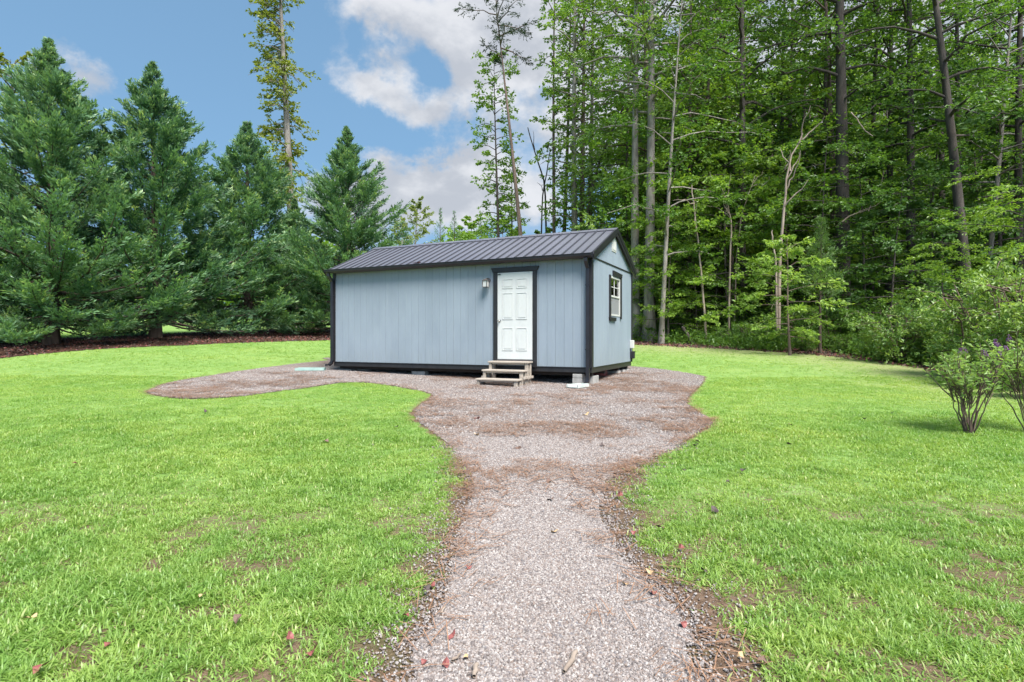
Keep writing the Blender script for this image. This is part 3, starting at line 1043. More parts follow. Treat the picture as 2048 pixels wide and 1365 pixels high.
# --- supports: concrete blocks stacked under the skids, each block a thing
gblk = 'concrete blocks under the shed'


def block(x, y, z, rz, sx, sy, h, label):
    mb = MB()
    # a two-cell block lying on its side: shell with recessed cells in the end faces
    mb.box(-sx / 2, sx / 2, -sy / 2, sy / 2, 0, h, 0.008)
    p = sw(x, y)
    o = mb.build('concrete_block', M['concrete'], None, loc=(p[0], p[1], z), rot=(0, 0, SH_ROT + rz))
    return tag(o, label, 'concrete block', gblk)


def support(x, y, sx, sy, labels, top=0.218):
    p = sw(x, y)
    g = float(gz(*p)) - 0.02
    if len(labels) == 2:
        h0 = min(0.19, (top - g) * 0.66)
        block(x, y, g, 0, sx, sy, h0, labels[0])
        block(x + 0.004, y - 0.006, g + h0 + 0.001, 0, sx * 0.98, sy * 0.98, top - g - h0 - 0.001, labels[1])
    else:
        block(x, y, g, 0, sx, sy, top - g, labels[0])


support(-0.33, 0.17, 0.22, 0.34, ['lower grey block beside the white splash block and steps', 'upper block of the front stack beside the right downspout'], 0.272)
support(-0.13, 0.45, 0.20, 0.40, ['grey concrete block just behind the right downspout under the gable corner'])
support(-4.60, 0.24, 0.40, 0.20, ['lone grey concrete block under the middle of the long wall'])
support(-7.0, 0.26, 0.40, 0.20, ['grey concrete block under the left front corner of the shed'])
support(-6.55, 0.42, 0.40, 0.20, ['second concrete block from the left corner, set back under the shed'])
support(-0.20, 2.55, 0.34, 0.20, ['grey block under the gable side, near the red hose'])
support(-0.20, 3.05, 0.34, 0.20, ['grey block under the gable wall below the outlet box'])
support(-0.20, 3.48, 0.34, 0.20, ['rearmost concrete block under the back right corner'])
support(-3.0, 2.5, 0.40, 0.20, ['concrete block in the dark under the middle of the shed'])

# --- steps
sx0, sx1 = -2.36, -1.35
st = sw(-1.83, -0.3)
steps = empty('wooden_steps', 'small weathered grey wooden steps with three treads below the white door', 'steps', (C[0], C[1], 0), SH_ROT)
lv = [(-0.33, -0.07, 0.535), (-0.62, -0.335, 0.355), (-0.91, -0.625, 0.175)]
for i, (ya, yb, zt) in enumerate(lv):
    off = [0.0, 0.0, 0.0][i]
    o = MB().box(sx0 + off, sx1 + off, ya - 0.02, yb - 0.004, zt - 0.035, zt, 0.005)
    o.build('tread', M['stepwood'], steps)
    for xx in (sx0 + 0.012, sx1 - 0.10):
        for (pa, pb) in ((ya + 0.0, ya + 0.085), (yb - 0.095, yb - 0.01)):
            MB().box(xx + 0.008, xx + 0.072, pa + 0.008, pb - 0.008, float(gz(*sw(xx, pa))) - 0.02, zt - 0.036, 0.004).build('post', M['stepwood'], steps)
    MB().box(sx0 + 0.10, sx1 - 0.105, ya + 0.012, ya + 0.045, zt - 0.07, zt - 0.036, 0.003).build('rail', M['stepwood'], steps)
for xx in (sx1 - 0.013, sx0 - 0.025):
    MB().box(xx + 0.0005, xx + 0.036, -0.60, -0.085, 0.16, 0.215, 0.003).build('side_brace', M['stepwood'], steps)

# --- splash blocks
M['splash_white'] = pm('splash_plastic_white', (0.42, 0.46, 0.43), (0.54, 0.57, 0.53), 0.5, 6.0, fine=((0.40, 0.42, 0.36), 0.5))
M['splash_green'] = pm('splash_plastic_green', (0.24, 0.38, 0.34), (0.34, 0.46, 0.42), 0.55, 6.0)


def splash(name_label, matn, x, y, rz, L=0.62, Wd=0.30):
    p = sw(x, y)
    root = empty('splash_block', name_label, 'splash block', (p[0], p[1], float(gz(*p)) + 0.014), SH_ROT + rz)
    MB().prism([(-Wd * .36, 0.0, 0), (Wd * .36, 0.0, 0), (Wd * .5, -L, 0), (-Wd * .5, -L, 0)], (0, 0, 0.018)).build('tray', M[matn], root)
    for s in (-1, 1):
        MB().prism([(s * Wd * .36, 0.0, 0.0185), (s * (Wd * .36 - .03), 0.0, 0.0185), (s * (Wd * .5 - .03), -L, 0.0185), (s * Wd * .5, -L, 0.0185)][::s], (0, 0, 0.05)).build('side_lip', M[matn], root)
    MB().box(-Wd * .36 + 0.031, Wd * .36 - 0.031, -0.03, 0.0, 0.0185, 0.07, 0.004).build('back_lip', M[matn], root)
    return root


splash('white plastic splash block under the right downspout', 'splash_white', -0.08, -0.20, R(-18), 0.46)
splash('pale green splash block on gravel by the left downspout', 'splash_green', -LEN - 0.15, -0.15, R(-62), 0.75)

# --- coiled red hose under the gable side
M['hose'] = pm('red_hose_rubber', (0.20, 0.055, 0.055), (0.30, 0.09, 0.085), 0.5, 9)
pts = []
for i in range(240):
    a_ = i * 2 * math.pi / 30
    rr = 0.26 + 0.015 * math.sin(i * 0.7)
    pts.append((rr * math.cos(a_), rr * math.sin(a_) * 0.9, 0.02 + 0.022 * (a_ / 2 / math.pi) + 0.008 * math.sin(i * 1.3)))
hp = sw(-0.42, 1.75)
ho = MB().tube(pts, 0.011, 6).build('garden_hose', M['hose'], None, True, loc=(hp[0], hp[1], float(gz(*hp)) + 0.0))
tag(ho, 'coiled dark red hose lying under the gable side of the shed', 'hose')

# red leaf litter on the roof and a hanging straw
rl = MB()
for i in range(14):
    p = Vector((-4.55 + random.uniform(-0.13, 0.13), -0.10 + random.uniform(0, 0.12), 0))
    z = ZE + SL * (p.y + 0.14) + 0.012 + random.uniform(0, 0.015)
    a_ = random.uniform(0, 6.28)
    d = Vector((math.cos(a_), math.sin(a_), random.uniform(-0.2, 0.4))) * 0.05
    s = Vector((-d.y, d.x, 0.01)) * 0.5
    c = Vector((p.x, p.y, z))
    rl.add([tuple(c - d), tuple(c + s), tuple(c + d), tuple(c - s)], [[0, 1, 2, 3]])
M['redleaf'] = pm('dry_red_leaf', (0.22, 0.075, 0.045), (0.36, 0.15, 0.09), 0.8, 30)
ro = rl.build('leaf_litter', M['redleaf'], None, loc=(C[0], C[1], 0), rot=(0, 0, SH_ROT))
ro['kind'] = 'stuff'
tag(ro, 'small heap of dry red leaves on the roof edge above the gutter', 'leaf litter')
# ================================================================== vegetation generators
def unit(a):
    return a / (np.linalg.norm(a, axis=-1, keepdims=True) + 1e-9)


def leaves_mesh(name, pos, tng, nrm, size, width, v, material, fold=0.15):
    """one folded diamond per leaf"""
    n = len(pos)
    tng = unit(tng)
    s = unit(np.cross(tng, nrm))
    nn = np.cross(s, tng)
    L = size[:, None]
    Wd = (size * width)[:, None]
    p0 = pos
    p2 = pos + tng * L
    p1 = pos + tng * L * 0.45 + s * Wd * 0.5 + nn * L * fold
    p3 = pos + tng * L * 0.45 - s * Wd * 0.5 + nn * L * fold
    V = np.stack([p0, p1, p2, p3], 1).reshape(-1, 3)
    Q = np.arange(n * 4).reshape(n, 4)
    return mk_mesh(name, V, Q, None, material, False, {'v': ('FACE', 'FLOAT', np.asarray(v, np.float32))})


def trunk_curve(rng, H, lean=(0, 0), sway=0.02, n=14, bend=0.0):
    t = np.linspace(0, 1, n)
    ph = rng.rand(4) * 6.28
    x = lean[0] * t + H * sway * (np.sin(t * 4 + ph[0]) - np.sin(ph[0])) * t + bend * np.sin(t * np.pi)
    y = lean[1] * t + H * sway * (np.sin(t * 3.3 + ph[1]) - np.sin(ph[1])) * t
    return np.stack([x, y, t * H], -1)


def interp(P, t):
    t = np.clip(np.asarray(t), 0, 1) * (len(P) - 1)
    i = np.minimum(t.astype(int), len(P) - 2)
    f = (t - i)[..., None]
    return P[i] * (1 - f) + P[i + 1] * f


def broadleaf(seed, H, r0, lean=(0, 0), cb=0.35, ct=1.0, nb=30, L=2.5, prof='round', elev=0.35, droop=0.25, ntw=9, nl=14, ls=0.12,
              flat=0.7, leafm='leaf_mid', bark='bark_pale', sway=0.02, tip=0.2, twl=0.38, lw=0.6, az0=None, azs=math.pi, bend=0.0, sides=9, branch_r=0.35, t0=0.25, clump=0.0):
    """trunk mesh (with limbs) and crown mesh (leaves on twig sprays)"""
    rng = np.random.RandomState(seed)
    P = trunk_curve(rng, H, lean, sway, 16, bend)
    tt = np.linspace(0, 1, 16)
    rad = r0 * ((1 - tt) ** 0.9 * (1 - tip) + tip * (1 - 0.85 * tt)) * (1 + 0.5 * np.exp(-tt * H / 0.35))
    P[0, 2] -= 0.15
    mb = MB().tube(P, rad, sides)
    pos, tng, nr_, sz, vv = [], [], [], [], []
    for i in range(nb):
        h = cb + (ct - cb) * ((i + rng.rand()) / nb)
        f = (h - cb) / (ct - cb + 1e-6)
        if prof == 'round':
            Lb = L * (0.35 + 0.9 * math.sin(math.pi * min(1, 0.12 + f * 0.88)))
        elif prof == 'cone':
            Lb = L * (1 - 0.85 * f)
        elif prof == 'vase':
            Lb = L * (0.5 + 0.6 * f)
        else:
            Lb = L
        Lb *= rng.uniform(0.65, 1.15)
        az = i * 2.399 + rng.uniform(-0.5, 0.5) if az0 is None else az0 + rng.uniform(-azs, azs)
        e = elev + rng.uniform(-0.2, 0.2) + 0.4 * f * (prof != 'layer')
        d0 = np.array([math.cos(az) * math.cos(e), math.sin(az) * math.cos(e), math.sin(e)])
        s0 = interp(P, np.array([h]))[0]
        u = np.linspace(0, 1, 6)
        B = s0 + d0 * (u * Lb)[:, None]
        B[:, 2] -= droop * Lb * u ** 2
        B += rng.normal(0, 0.035 * Lb, B.shape) * u[:, None]
        rb = max(0.006, min(r0 * branch_r * (1 - 0.6 * f), 0.022 * Lb + 0.004))
        mb.tube(B, rb * (1 - 0.85 * u) + 0.003, 5)
        # twigs
        tb = np.sort(rng.uniform(t0, 1.0, ntw))
        for j in range(ntw):
            if clump and rng.rand() < clump:
                continue
            o = interp(B, np.array([tb[j]]))[0]
            sgn = 1 if j % 2 else -1
            ang = sgn * rng.uniform(0.4, 1.2) * (1 - 0.5 * tb[j])
            ca, sa_ = math.cos(ang), math.sin(ang)
            td = np.array([d0[0] * ca - d0[1] * sa_, d0[0] * sa_ + d0[1] * ca, d0[2] * 0.5 + rng.uniform(-0.6, 0.6) * (1.2 - flat)])
            td = td / np.linalg.norm(td)
            Lt = Lb * twl * rng.uniform(0.6, 1.2) * (1.1 - 0.5 * tb[j])
            q = rng.uniform(0.1, 1.0, nl)
            pp = o + td * (q * Lt)[:, None]
            pp[:, 2] -= 0.18 * Lt * q ** 2
            side = np.array([-td[1], td[0], 0.0])
            pp += side * (rng.uniform(-1, 1, nl) * 0.16 * Lt)[:, None]
            pp[:, 2] += rng.normal(0, 0.05 * Lt * (1.6 - flat), nl)
            tg = td * rng.uniform(0.3, 1, (nl, 1)) + side * rng.uniform(-1, 1, (nl, 1)) + np.array([0, 0, -0.25]) + rng.normal(0, 0.25, (nl, 3))
            nn = np.array([0, 0, 1.0]) * flat + rng.normal(0, 1, (nl, 3)) * (1 - flat) * 0.8
            pos.append(pp)
            tng.append(tg)
            nr_.append(nn)
            sz.append(ls * rng.uniform(0.6, 1.3, nl))
            vv.append(np.clip(rng.uniform(0.15, 0.85) + rng.normal(0, 0.18, nl), 0, 1))
    tm = mb.mesh('trunk', M[bark], True)
    cm = leaves_mesh('crown', np.concatenate(pos), np.concatenate(tng), np.concatenate(nr_), np.concatenate(sz), lw, np.concatenate(vv), M[leafm])
    return tm, cm


def cypress(seed, H, Rm, r0=0.22, nb=190, leafm='cypress', base=0.03, open_=0.0, lw=0.036, npl=9, nl=26, skirt=0.7, fine=1.0):
    rng = np.random.RandomState(seed)
    P = trunk_curve(rng, H, (0, 0), 0.004, 14)
    tt = np.linspace(0, 1, 14)
    rad = 0.8 * r0 * (1 - tt) ** 0.9 * (1 + 0.25 * np.exp(-tt * H / 0.4)) + 0.008
    P[0, 2] -= 0.15
    mb = MB().tube(P, rad, 9)
    pos, tng, nr_, sz, vv = [], [], [], [], []
    for i in range(nb):
        h = base + (0.985 - base) * ((i + rng.rand()) / nb) ** 1.08
        Rr = Rm * (1 - h) ** 1.22 * (skirt + (1 - skirt) * float(ss(0.0, 0.16, h)))
        Rr *= rng.uniform(0.55, 1.2) * (1.0 + 0.10 * math.sin(i * 0.21))
        Rr = max(Rr, 0.06)
        az = i * 2.399 + rng.uniform(-0.6, 0.6)
        slope = 0.22 + 0.75 * h + rng.uniform(-0.14, 0.14) - 0.34 * (1 - float(ss(0.05, 0.2, h)))
        d0 = np.array([math.cos(az), math.sin(az), 0.0])
        z0 = h * H
        u = np.linspace(0, 1, 5)
        B = np.zeros((5, 3))
        c0 = interp(P, np.array([h]))[0]
        B[:] = c0 + d0 * (u * Rr)[:, None]
        B[:, 2] = z0 + Rr * slope * (u ** 1.5) - (0.10 * Rr * np.sin(u * np.pi) if h < 0.3 else 0)
        B += rng.normal(0, 0.02 * Rr, B.shape) * u[:, None]
        mb.tube(B, np.maximum(0.006, 0.014 * Rr * (1 - 0.8 * u)), 4)
        n = max(3, int(npl * (0.35 + 0.65 * min(1, Rr / (Rm * 0.7)))))
        tb = rng.uniform(0.14, 1.0, n) ** 0.6
        tb[0] = 1.0
        for j in range(n):
            o = interp(B, np.array([tb[j]]))[0]
            sd = np.array([-d0[1], d0[0], 0.0]) * (1 if j % 2 else -1) * rng.uniform(0.1, 0.9)
            ax = d0 * rng.uniform(0.6, 1.0) + sd * (0 if j == 0 else 1) + np.array([0, 0, rng.uniform(0.10, 0.85) + 0.7 * h])
            ax = ax / np.linalg.norm(ax)
            Lp = (0.42 + 0.20 * Rr) * rng.uniform(0.7, 1.25) * (1.15 - 0.35 * tb[j])
            Lp = min(Lp * 1.15, 1.15) * fine
            Lp *= 1 - 0.80 * float(ss(0.74, 1.0, h))
            pl = np.cross(ax, np.array([0, 0, 1.0]) + rng.normal(0, 0.5, 3))
            pl = pl / (np.linalg.norm(pl) + 1e-9)
            q = rng.uniform(0.0, 1.0, nl)
            sg = rng.choice([-1, 1], nl) * rng.uniform(0.1, 1.0, nl)
            env = (1 - q) * 0.32 * Lp + 0.03
            base_p = o + ax * ((q - 0.15) * Lp)[:, None] + pl * (sg * env * rng.uniform(0.1, 0.9, nl))[:, None]
            base_p[:, 2] -= 0.05 * Lp * q ** 2
            base_p += rng.normal(0, 0.03, (nl, 3))
            tg = ax * 0.85 + pl * (sg * 0.6)[:, None] + rng.normal(0, 0.18, (nl, 3))
            pos.append(base_p)
            tng.append(tg)
            nr_.append(np.cross(ax, pl)[None, :] + rng.normal(0, 0.5, (nl, 3)))
            sz.append((0.085 + 0.12 * rng.rand(nl)) * (0.5 + 0.5 * min(1, Rr)) * fine)
            vv.append(np.clip(rng.uniform(0.0, 0.75) + 0.65 * (q - 0.5) + rng.normal(0, 0.14, nl), 0, 1))  # lighter towards plume tips, darker at their bases: painted highlights and shade
    tm = mb.mesh('trunk', M['bark_cypress'], True)
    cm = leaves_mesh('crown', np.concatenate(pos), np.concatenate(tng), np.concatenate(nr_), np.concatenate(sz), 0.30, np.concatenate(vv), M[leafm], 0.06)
    return tm, cm


def shrub(seed, H, Rr, nst=9, leafm='leaf_shrub', ls=0.085, nb=7, nl=12, ntw=7, flat=0.45, bare=0.1, lw=0.5, spread=0.55):
    """many-stemmed bush: stems fan out of one base"""
    rng = np.random.RandomState(seed)
    mb = MB()
    pos, tng, nr_, sz, vv = [], [], [], [], []
    for i in range(nst):
        az = i * 2.399 + rng.uniform(-0.5, 0.5)
        rr = Rr * spread * math.sqrt((i + 0.5) / nst)
        hh = H * rng.uniform(0.7, 1.0) * (1 - 0.25 * (rr / Rr))
        u = np.linspace(0, 1, 7)
        S = np.stack([math.cos(az) * (0.05 + rr * u ** 1.2), math.sin(az) * (0.05 + rr * u ** 1.2), hh * u], -1)
        S += rng.normal(0, 0.03 * H, S.shape) * u[:, None]
        S[0, 2] = -0.05
        mb.tube(S, 0.012 * H * (1 - 0.85 * u) + 0.003, 5)
        for b_i in range(nb):
            tb = rng.uniform(bare, 1.0)
            o = interp(S, np.array([tb]))[0]
            a2 = rng.uniform(0, 6.28) if rng.rand() < 0.4 else az + rng.normal(0, 0.9)
            d = np.array([math.cos(a2), math.sin(a2), rng.uniform(-0.15, 0.7)])
            d /= np.linalg.norm(d)
            Lb = Rr * rng.uniform(0.25, 0.55)
            uu = np.linspace(0, 1, 4)
            Bq = o + d * (uu * Lb)[:, None]
            Bq[:, 2] -= 0.2 * Lb * uu ** 2
            mb.tube(Bq, 0.005 * H * (1 - 0.8 * uu) + 0.002, 4)
            for k in range(ntw):
                oo = interp(Bq, np.array([rng.uniform(0.2, 1)]))[0]
                td = d + rng.normal(0, 0.55, 3)
                td /= np.linalg.norm(td)
                Lt = Lb * rng.uniform(0.25, 0.5)
                q = rng.uniform(0.05, 1, nl)
                pp = oo + td * (q * Lt)[:, None] + rng.normal(0, 0.05 * Rr * 0.6, (nl, 3))
                pp[:, 2] = np.maximum(pp[:, 2], 0.03)
                pos.append(pp)
                tng.append(td + rng.normal(0, 0.7, (nl, 3)) + np.array([0, 0, -0.2]))
                nr_.append(np.array([0, 0, 1.0]) * flat + rng.normal(0, 1, (nl, 3)) * (1 - flat))
                sz.append(ls * rng.uniform(0.6, 1.3, nl))
                vv.append(np.clip(rng.uniform(0.1, 0.9) + rng.normal(0, 0.15, nl), 0, 1))
    tm = mb.mesh('stems', M['stem'], True)
    cm = leaves_mesh('foliage', np.concatenate(pos), np.concatenate(tng), np.concatenate(nr_), np.concatenate(sz), lw, np.concatenate(vv), M[leafm])
    return tm, cm


def plant(name, label, cat, pair, loc, rz=0.0, scale=(1, 1, 1), group=None, names=('trunk', 'crown')):
    r = empty(name, label, cat, loc, rz, group)
    r.scale = scale
    for me, nm in zip(pair, names):
        link(nm, me, r)
    return r


# ================================================================== left: row of cypresses
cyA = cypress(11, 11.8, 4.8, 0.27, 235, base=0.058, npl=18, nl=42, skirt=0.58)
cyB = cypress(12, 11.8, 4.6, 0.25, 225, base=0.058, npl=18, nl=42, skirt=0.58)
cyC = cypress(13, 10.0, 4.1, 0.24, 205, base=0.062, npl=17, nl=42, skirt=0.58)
gcy = 'row of cypress trees in the mulch bed'
CYP = [(cyA, 103, 22.0, 11.6, 0.4, 1.0, 'tallest cypress, leftmost whole one in the mulch bed'),
       (cyB, 311, 24.5, 11.4, 1.9, 1.0, 'second cypress from the left, pointed top against blue sky'),
       (cyC, 497, 28.0, 9.9, 3.3, 1.05, 'third cypress from the left, slimmer, below the tall leafy trunk'),
       (cyB, 586, 31.0, 11.4, 4.4, 0.62, 'small cypress between the third cypress and the shed'),
       (cyA, 695, 29.5, 11.6, 5.6, 0.92, 'bluish cypress rising right behind the left end of the shed'),
       (cyC, -95, 20.5, 9.9, 2.6, 0.86, 'cypress cut off by the left edge of the photo'),
       ]
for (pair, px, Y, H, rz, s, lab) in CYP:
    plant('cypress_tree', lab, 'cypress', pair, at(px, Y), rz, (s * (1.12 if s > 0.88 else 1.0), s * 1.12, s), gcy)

# tall leafy trunk rising behind the row, leaves hugging the stem
pop = broadleaf(31, 27, 0.33, (-1.1, 0), 0.30, 0.98, 170, 2.0, 'even', 0.2, 0.5, 8, 10, 0.19, 0.3, 'leaf_olive', 'bark_pale', 0.004, 0.45, 0.42, 0.7, math.pi, 2.2, t0=0.0, clump=0.22)
plant('tall_leafy_tree', 'very tall straight trunk with leaves hugging it, behind the third cypress', 'tree', pop, at(592, 37))
# broadleaf crown behind the leftmost cypress
bl = broadleaf(32, 15.5, 0.25, (0, 0), 0.35, 1.0, 34, 3.6, 'round', 0.45, 0.2, 10, 16, 0.20, 0.45, 'leaf_olive', 'bark_dark')
plant('oak_tree', 'olive green broadleaf tree showing above the leftmost cypress', 'tree', bl, at(25, 33))
# ---------------------------------------------------------------- far trees beyond the cypress row and the shed
farA = broadleaf(33, 12, 0.2, (0, 0), 0.15, 1.0, 34, 3.4, 'round', 0.4, 0.2, 10, 15, 0.28, 0.45, 'leaf_lime', 'bark_pale')
farB = broadleaf(34, 11, 0.2, (0, 0), 0.12, 1.0, 34, 3.6, 'round', 0.35, 0.2, 10, 15, 0.30, 0.45, 'leaf_mid', 'bark_dark')
farP = broadleaf(35, 13, 0.16, (0, 0), 0.15, 1.0, 40, 2.6, 'round', 0.55, 0.15, 8, 13, 0.24, 0.4, 'leaf_pale', 'bark_pale')
gfar = 'far trees beyond the lawn on the left'
for i, (px, Y, s, pair, lab) in enumerate([
        (60, 62, 0.9, farA, 'far light green tree glimpsed under the leftmost cypress'),
        (205, 66, 0.85, farB, 'far tree glimpsed between the first and second cypress'),
        (420, 64, 1.0, farA, 'far light tree glimpsed between the second and third cypress'),
        (560, 60, 0.9, farB, 'far tree filling the gap right of the third cypress'),
        (330, 70, 1.0, farB, 'far dark tree behind the second cypress'),
        (-60, 60, 1.0, farB, 'far tree glimpsed at the left edge under the cypress')]):
    plant('far_tree', lab, 'tree', pair, at(px, Y), i * 1.3, (s, s, s * 0.8), gfar)
gfb = 'far trees showing above the shed roof'
for i, (px, top, Y, pair, H, lab) in enumerate([
        (832, 405, 58, farP, 13, 'pale yellowish bare-topped tree above the left of the roof'),
        (800, 440, 62, farP, 13, 'pale feathery tree hard against the cypress behind the shed'),
        (945, 440, 56, farA, 12, 'light green bushy tree above the middle of the shed roof'),
        (1010, 440, 60, farA, 12, 'light green tree behind the slim leafy trees above the roof'),
        (1085, 470, 60, farB, 11, 'green bushy tree above the roof left of the trunk cluster')]):
    s = (zat(top, Y) - at(px, Y)[2]) / H
    plant('far_tree', lab, 'tree', pair, at(px, Y), i * 2.1 + 0.5, (s, s, s), gfb)
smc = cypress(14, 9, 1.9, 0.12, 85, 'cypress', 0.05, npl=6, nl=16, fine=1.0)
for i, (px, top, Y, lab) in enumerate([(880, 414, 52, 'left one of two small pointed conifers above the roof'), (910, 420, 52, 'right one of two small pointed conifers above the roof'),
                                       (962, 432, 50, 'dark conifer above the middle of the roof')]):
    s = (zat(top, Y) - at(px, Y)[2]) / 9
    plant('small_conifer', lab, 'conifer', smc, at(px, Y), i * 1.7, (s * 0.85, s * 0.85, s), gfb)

# ---------------------------------------------------------------- middle: slim trees behind the shed
g_mid = 'slim trees behind the shed'
slim = broadleaf(41, 17.5, 0.13, (-0.2, 0), 0.18, 1.0, 75, 1.5, 'even', 0.3, 0.5, 8, 9, 0.16, 0.15, 'leaf_lime', 'bark_dark', 0.006, 0.25, 0.5, 0.7)
plant('slim_leafy_tree', 'slim dark-stemmed tree with sparse lime leaves, left of the leaning trunk', 'tree', slim, at(1000, 36), 0, (1, 1, 1), g_mid)
slim2 = broadleaf(42, 11.5, 0.11, (0, 0), 0.2, 1.0, 55, 1.2, 'even', 0.3, 0.5, 7, 9, 0.15, 0.15, 'leaf_lime', 'bark_dark', 0.006, 0.25, 0.5, 0.7)
plant('slim_leafy_tree', 'short slim leafy tree just left of the leaning trunk foot', 'tree', slim2, at(1026, 38), 0, (1, 1, 1), g_mid)
pine_t = broadleaf(43, 20.5, 0.17, (-1.9, 0), 0.80, 1.0, 16, 2.0, 'round', 0.15, 0.1, 8, 26, 0.20, 0.2, 'pine', 'bark_red', 0.005, 0.4, 0.4, 0.22, math.pi, 2.6)
plant('leaning_pine', 'leaning red-brown trunk with a dark tuft at the top left', 'pine', pine_t, at(1059, 34), 0, (1, 1, 1), g_mid)
Y = 33.0
for i, (px, r, lean, lab, mt, sd) in enumerate([
        (1152, 0.22, (-0.35, 0), 'left trunk of the pale three-trunk cluster behind the roof', 'bark_pale', 51),
        (1164, 0.21, (-0.1, 0), 'middle trunk of the pale three-trunk cluster behind the roof', 'bark_red', 52),
        (1178, 0.20, (0.05, 0), 'right trunk of the pale three-trunk cluster behind the roof', 'bark_pale', 53),
        (1108, 0.14, (0.15, 0), 'thin red-brown trunk left of the three-trunk cluster', 'bark_red', 54),
        (1120, 0.16, (1.0, 0), 'red-brown trunk leaning right beside the three-trunk cluster', 'bark_red', 55)]):
    tr_ = broadleaf(sd, 25, r, lean, 0.22, 1.0, 80 if r > 0.18 else 46, 3.2 if r > 0.18 else 1.8, 'vase', 0.35, 0.40, 10, 13, 0.16, 0.15, 'leaf_lime', mt, 0.006, 0.5, 0.45, 0.65, clump=0.5)
    plant('tall_tree', lab, 'tree', tr_, at(px, Y + i * 0.7), 0, (1, 1, 1), 'tall trunks behind the right end of the roof')


def stick(name, label, cat, pts, r0, r1, material, group=None, forks=0, seed=0):
    """bare trunk or branch through world points, with side twigs"""
    rng = np.random.RandomState(seed)
    base = np.array(pts[0], float)
    P = np.array(pts, float) - base
    n = 14
    Q = interp(P, np.linspace(0, 1, n)) + rng.normal(0, 0.02, (n, 3)) * np.linspace(0, 1, n)[:, None]
    o = empty(name, label, cat, tuple(base), 0, group)
    mb = MB().tube(Q, np.linspace(r0, r1, n), 7)
    mb.build('trunk', M[material], o, True)
    for k in range(forks):
        t_ = rng.uniform(0.45, 0.95)
        s = interp(Q, np.array([t_]))[0]
        d = unit(Q[-1] - Q[0] + rng.normal(0, 1, 3) * np.linalg.norm(Q[-1] - Q[0]) * 0.5)
        Lk = rng.uniform(0.6, 1.6)
        u = np.linspace(0, 1, 7)
        Bk = s + d * (u * Lk)[:, None] + np.cumsum(rng.normal(0, 0.05, (7, 3)), 0)
        MB().tube(Bk, (r0 + r1) * 0.3 * (1 - 0.85 * u) + 0.004, 5).build('twig', M[material], o, True)
    return o


def W3(px, py, Y):
    return ((px - CX) / F * Y, Y, zat(py, Y))


stick('leaning_bare_trunk', 'thin bare trunk leaning left across the sky above the roof', 'bare trunk', [at(1098, 37), W3(1090, 370, 37), W3(1055, 255, 37)], 0.08, 0.03, 'bark_dark', None, 2, 1)
stick('leaning_bare_trunk', 'bare dark trunk leaning right from the three-trunk cluster', 'bare trunk', [at(1176, 32), W3(1176, 410, 32), W3(1200, 320, 32), W3(1246, 215, 32)], 0.11, 0.05, 'bark_dark', None, 3, 2)
stick('leaning_bare_trunk', 'thin upright bare stem between leaning pole and trunk cluster', 'bare trunk', [at(1080, 36), W3(1084, 400, 36), W3(1101, 300, 36)], 0.06, 0.03, 'bark_dark', None, 1, 3)
# ================================================================== right: the wood
g_w = 'tall trees at the edge of the wood'
EDGE = [  # px at the foot, depth, height, radius, lean x, bark, leaf, seed, crown base, label
    (1272, 27.0, 24, 0.23, -0.3, 'bark_pale', 'leaf_mid', 61, 0.40, 'left of two pale trunks just right of the shed gable'),
    (1298, 26.4, 25, 0.26, 0.1, 'bark_pale', 'leaf_lime', 62, 0.40, 'right, thicker one of two pale trunks beside the shed gable'),
    (1322, 24.6, 17, 0.11, 0.9, 'bark_pale', 'leaf_mid', 63, 0.22, 'slender mottled tree leaning right at the wood edge by the shed'),
    (1376, 29.0, 22, 0.15, 0.4, 'bark_red', 'leaf_mid', 64, 0.35, 'reddish trunk right of the slender leaning tree'),
    (1418, 31.0, 23, 0.16, 0.1, 'bark_dark', 'leaf_mid', 65, 0.35, 'dark slim trunk behind the pale sapling'),
    (1482, 27.0, 24, 0.22, 0.2, 'bark_dark', 'leaf_mid', 66, 0.30, 'dark straight trunk left of the bare snag'),
    (1560, 31.0, 25, 0.17, 0.4, 'bark_dark', 'leaf_mid', 67, 0.30, 'dark trunk behind the pale bare snag'),
    (1685, 25.0, 26, 0.34, 0.1, 'bark_dark', 'leaf_mid', 68, 0.36, 'thickest dark trunk in the wood, behind the small cedar'),
    (1672, 28.0, 24, 0.20, -0.3, 'bark_red', 'leaf_mid', 69, 0.38, 'reddish trunk left of the thickest dark trunk'),
    (1776, 28.0, 24, 0.19, 0.2, 'bark_dark', 'leaf_mid', 70, 0.35, 'dark trunk midway between thickest trunk and leaning trunk'),
    (1822, 25.0, 24, 0.21, -0.1, 'bark_dark', 'leaf_mid', 71, 0.33, 'dark upright trunk left of the leaning trunk on the right'),
    (1946, 21.5, 22, 0.21, -2.2, 'bark_dark', 'leaf_mid', 72, 0.36, 'dark trunk leaning left near the right edge'),
    (1925, 25.5, 23, 0.16, -0.6, 'bark_dark', 'leaf_mid', 73, 0.38, 'slim dark trunk beside the leaning one on the right'),
    (1958, 22.5, 17, 0.12, 2.0, 'bark_pale', 'leaf_mid', 74, 0.35, 'pale slim trunk leaning right near the right edge'),
    (2036, 23.0, 23, 0.18, 0.2, 'bark_dark', 'leaf_mid', 75, 0.35, 'dark trunk cut by the right edge of the photo'),
]
for (px, Y, H, r, lx_, bark, lf, sd, cb, lab) in EDGE:
    pr = broadleaf(sd, H, r, (lx_, 0), cb, 1.0, 36, 3.3, 'round', 0.30, 0.34, 10, 17, 0.15, 0.35, lf, bark, 0.006, 0.45, 0.42, 0.62)
    plant('tall_tree', lab, 'tree', pr, at(px, Y), 0, (1, 1, 1), g_w)

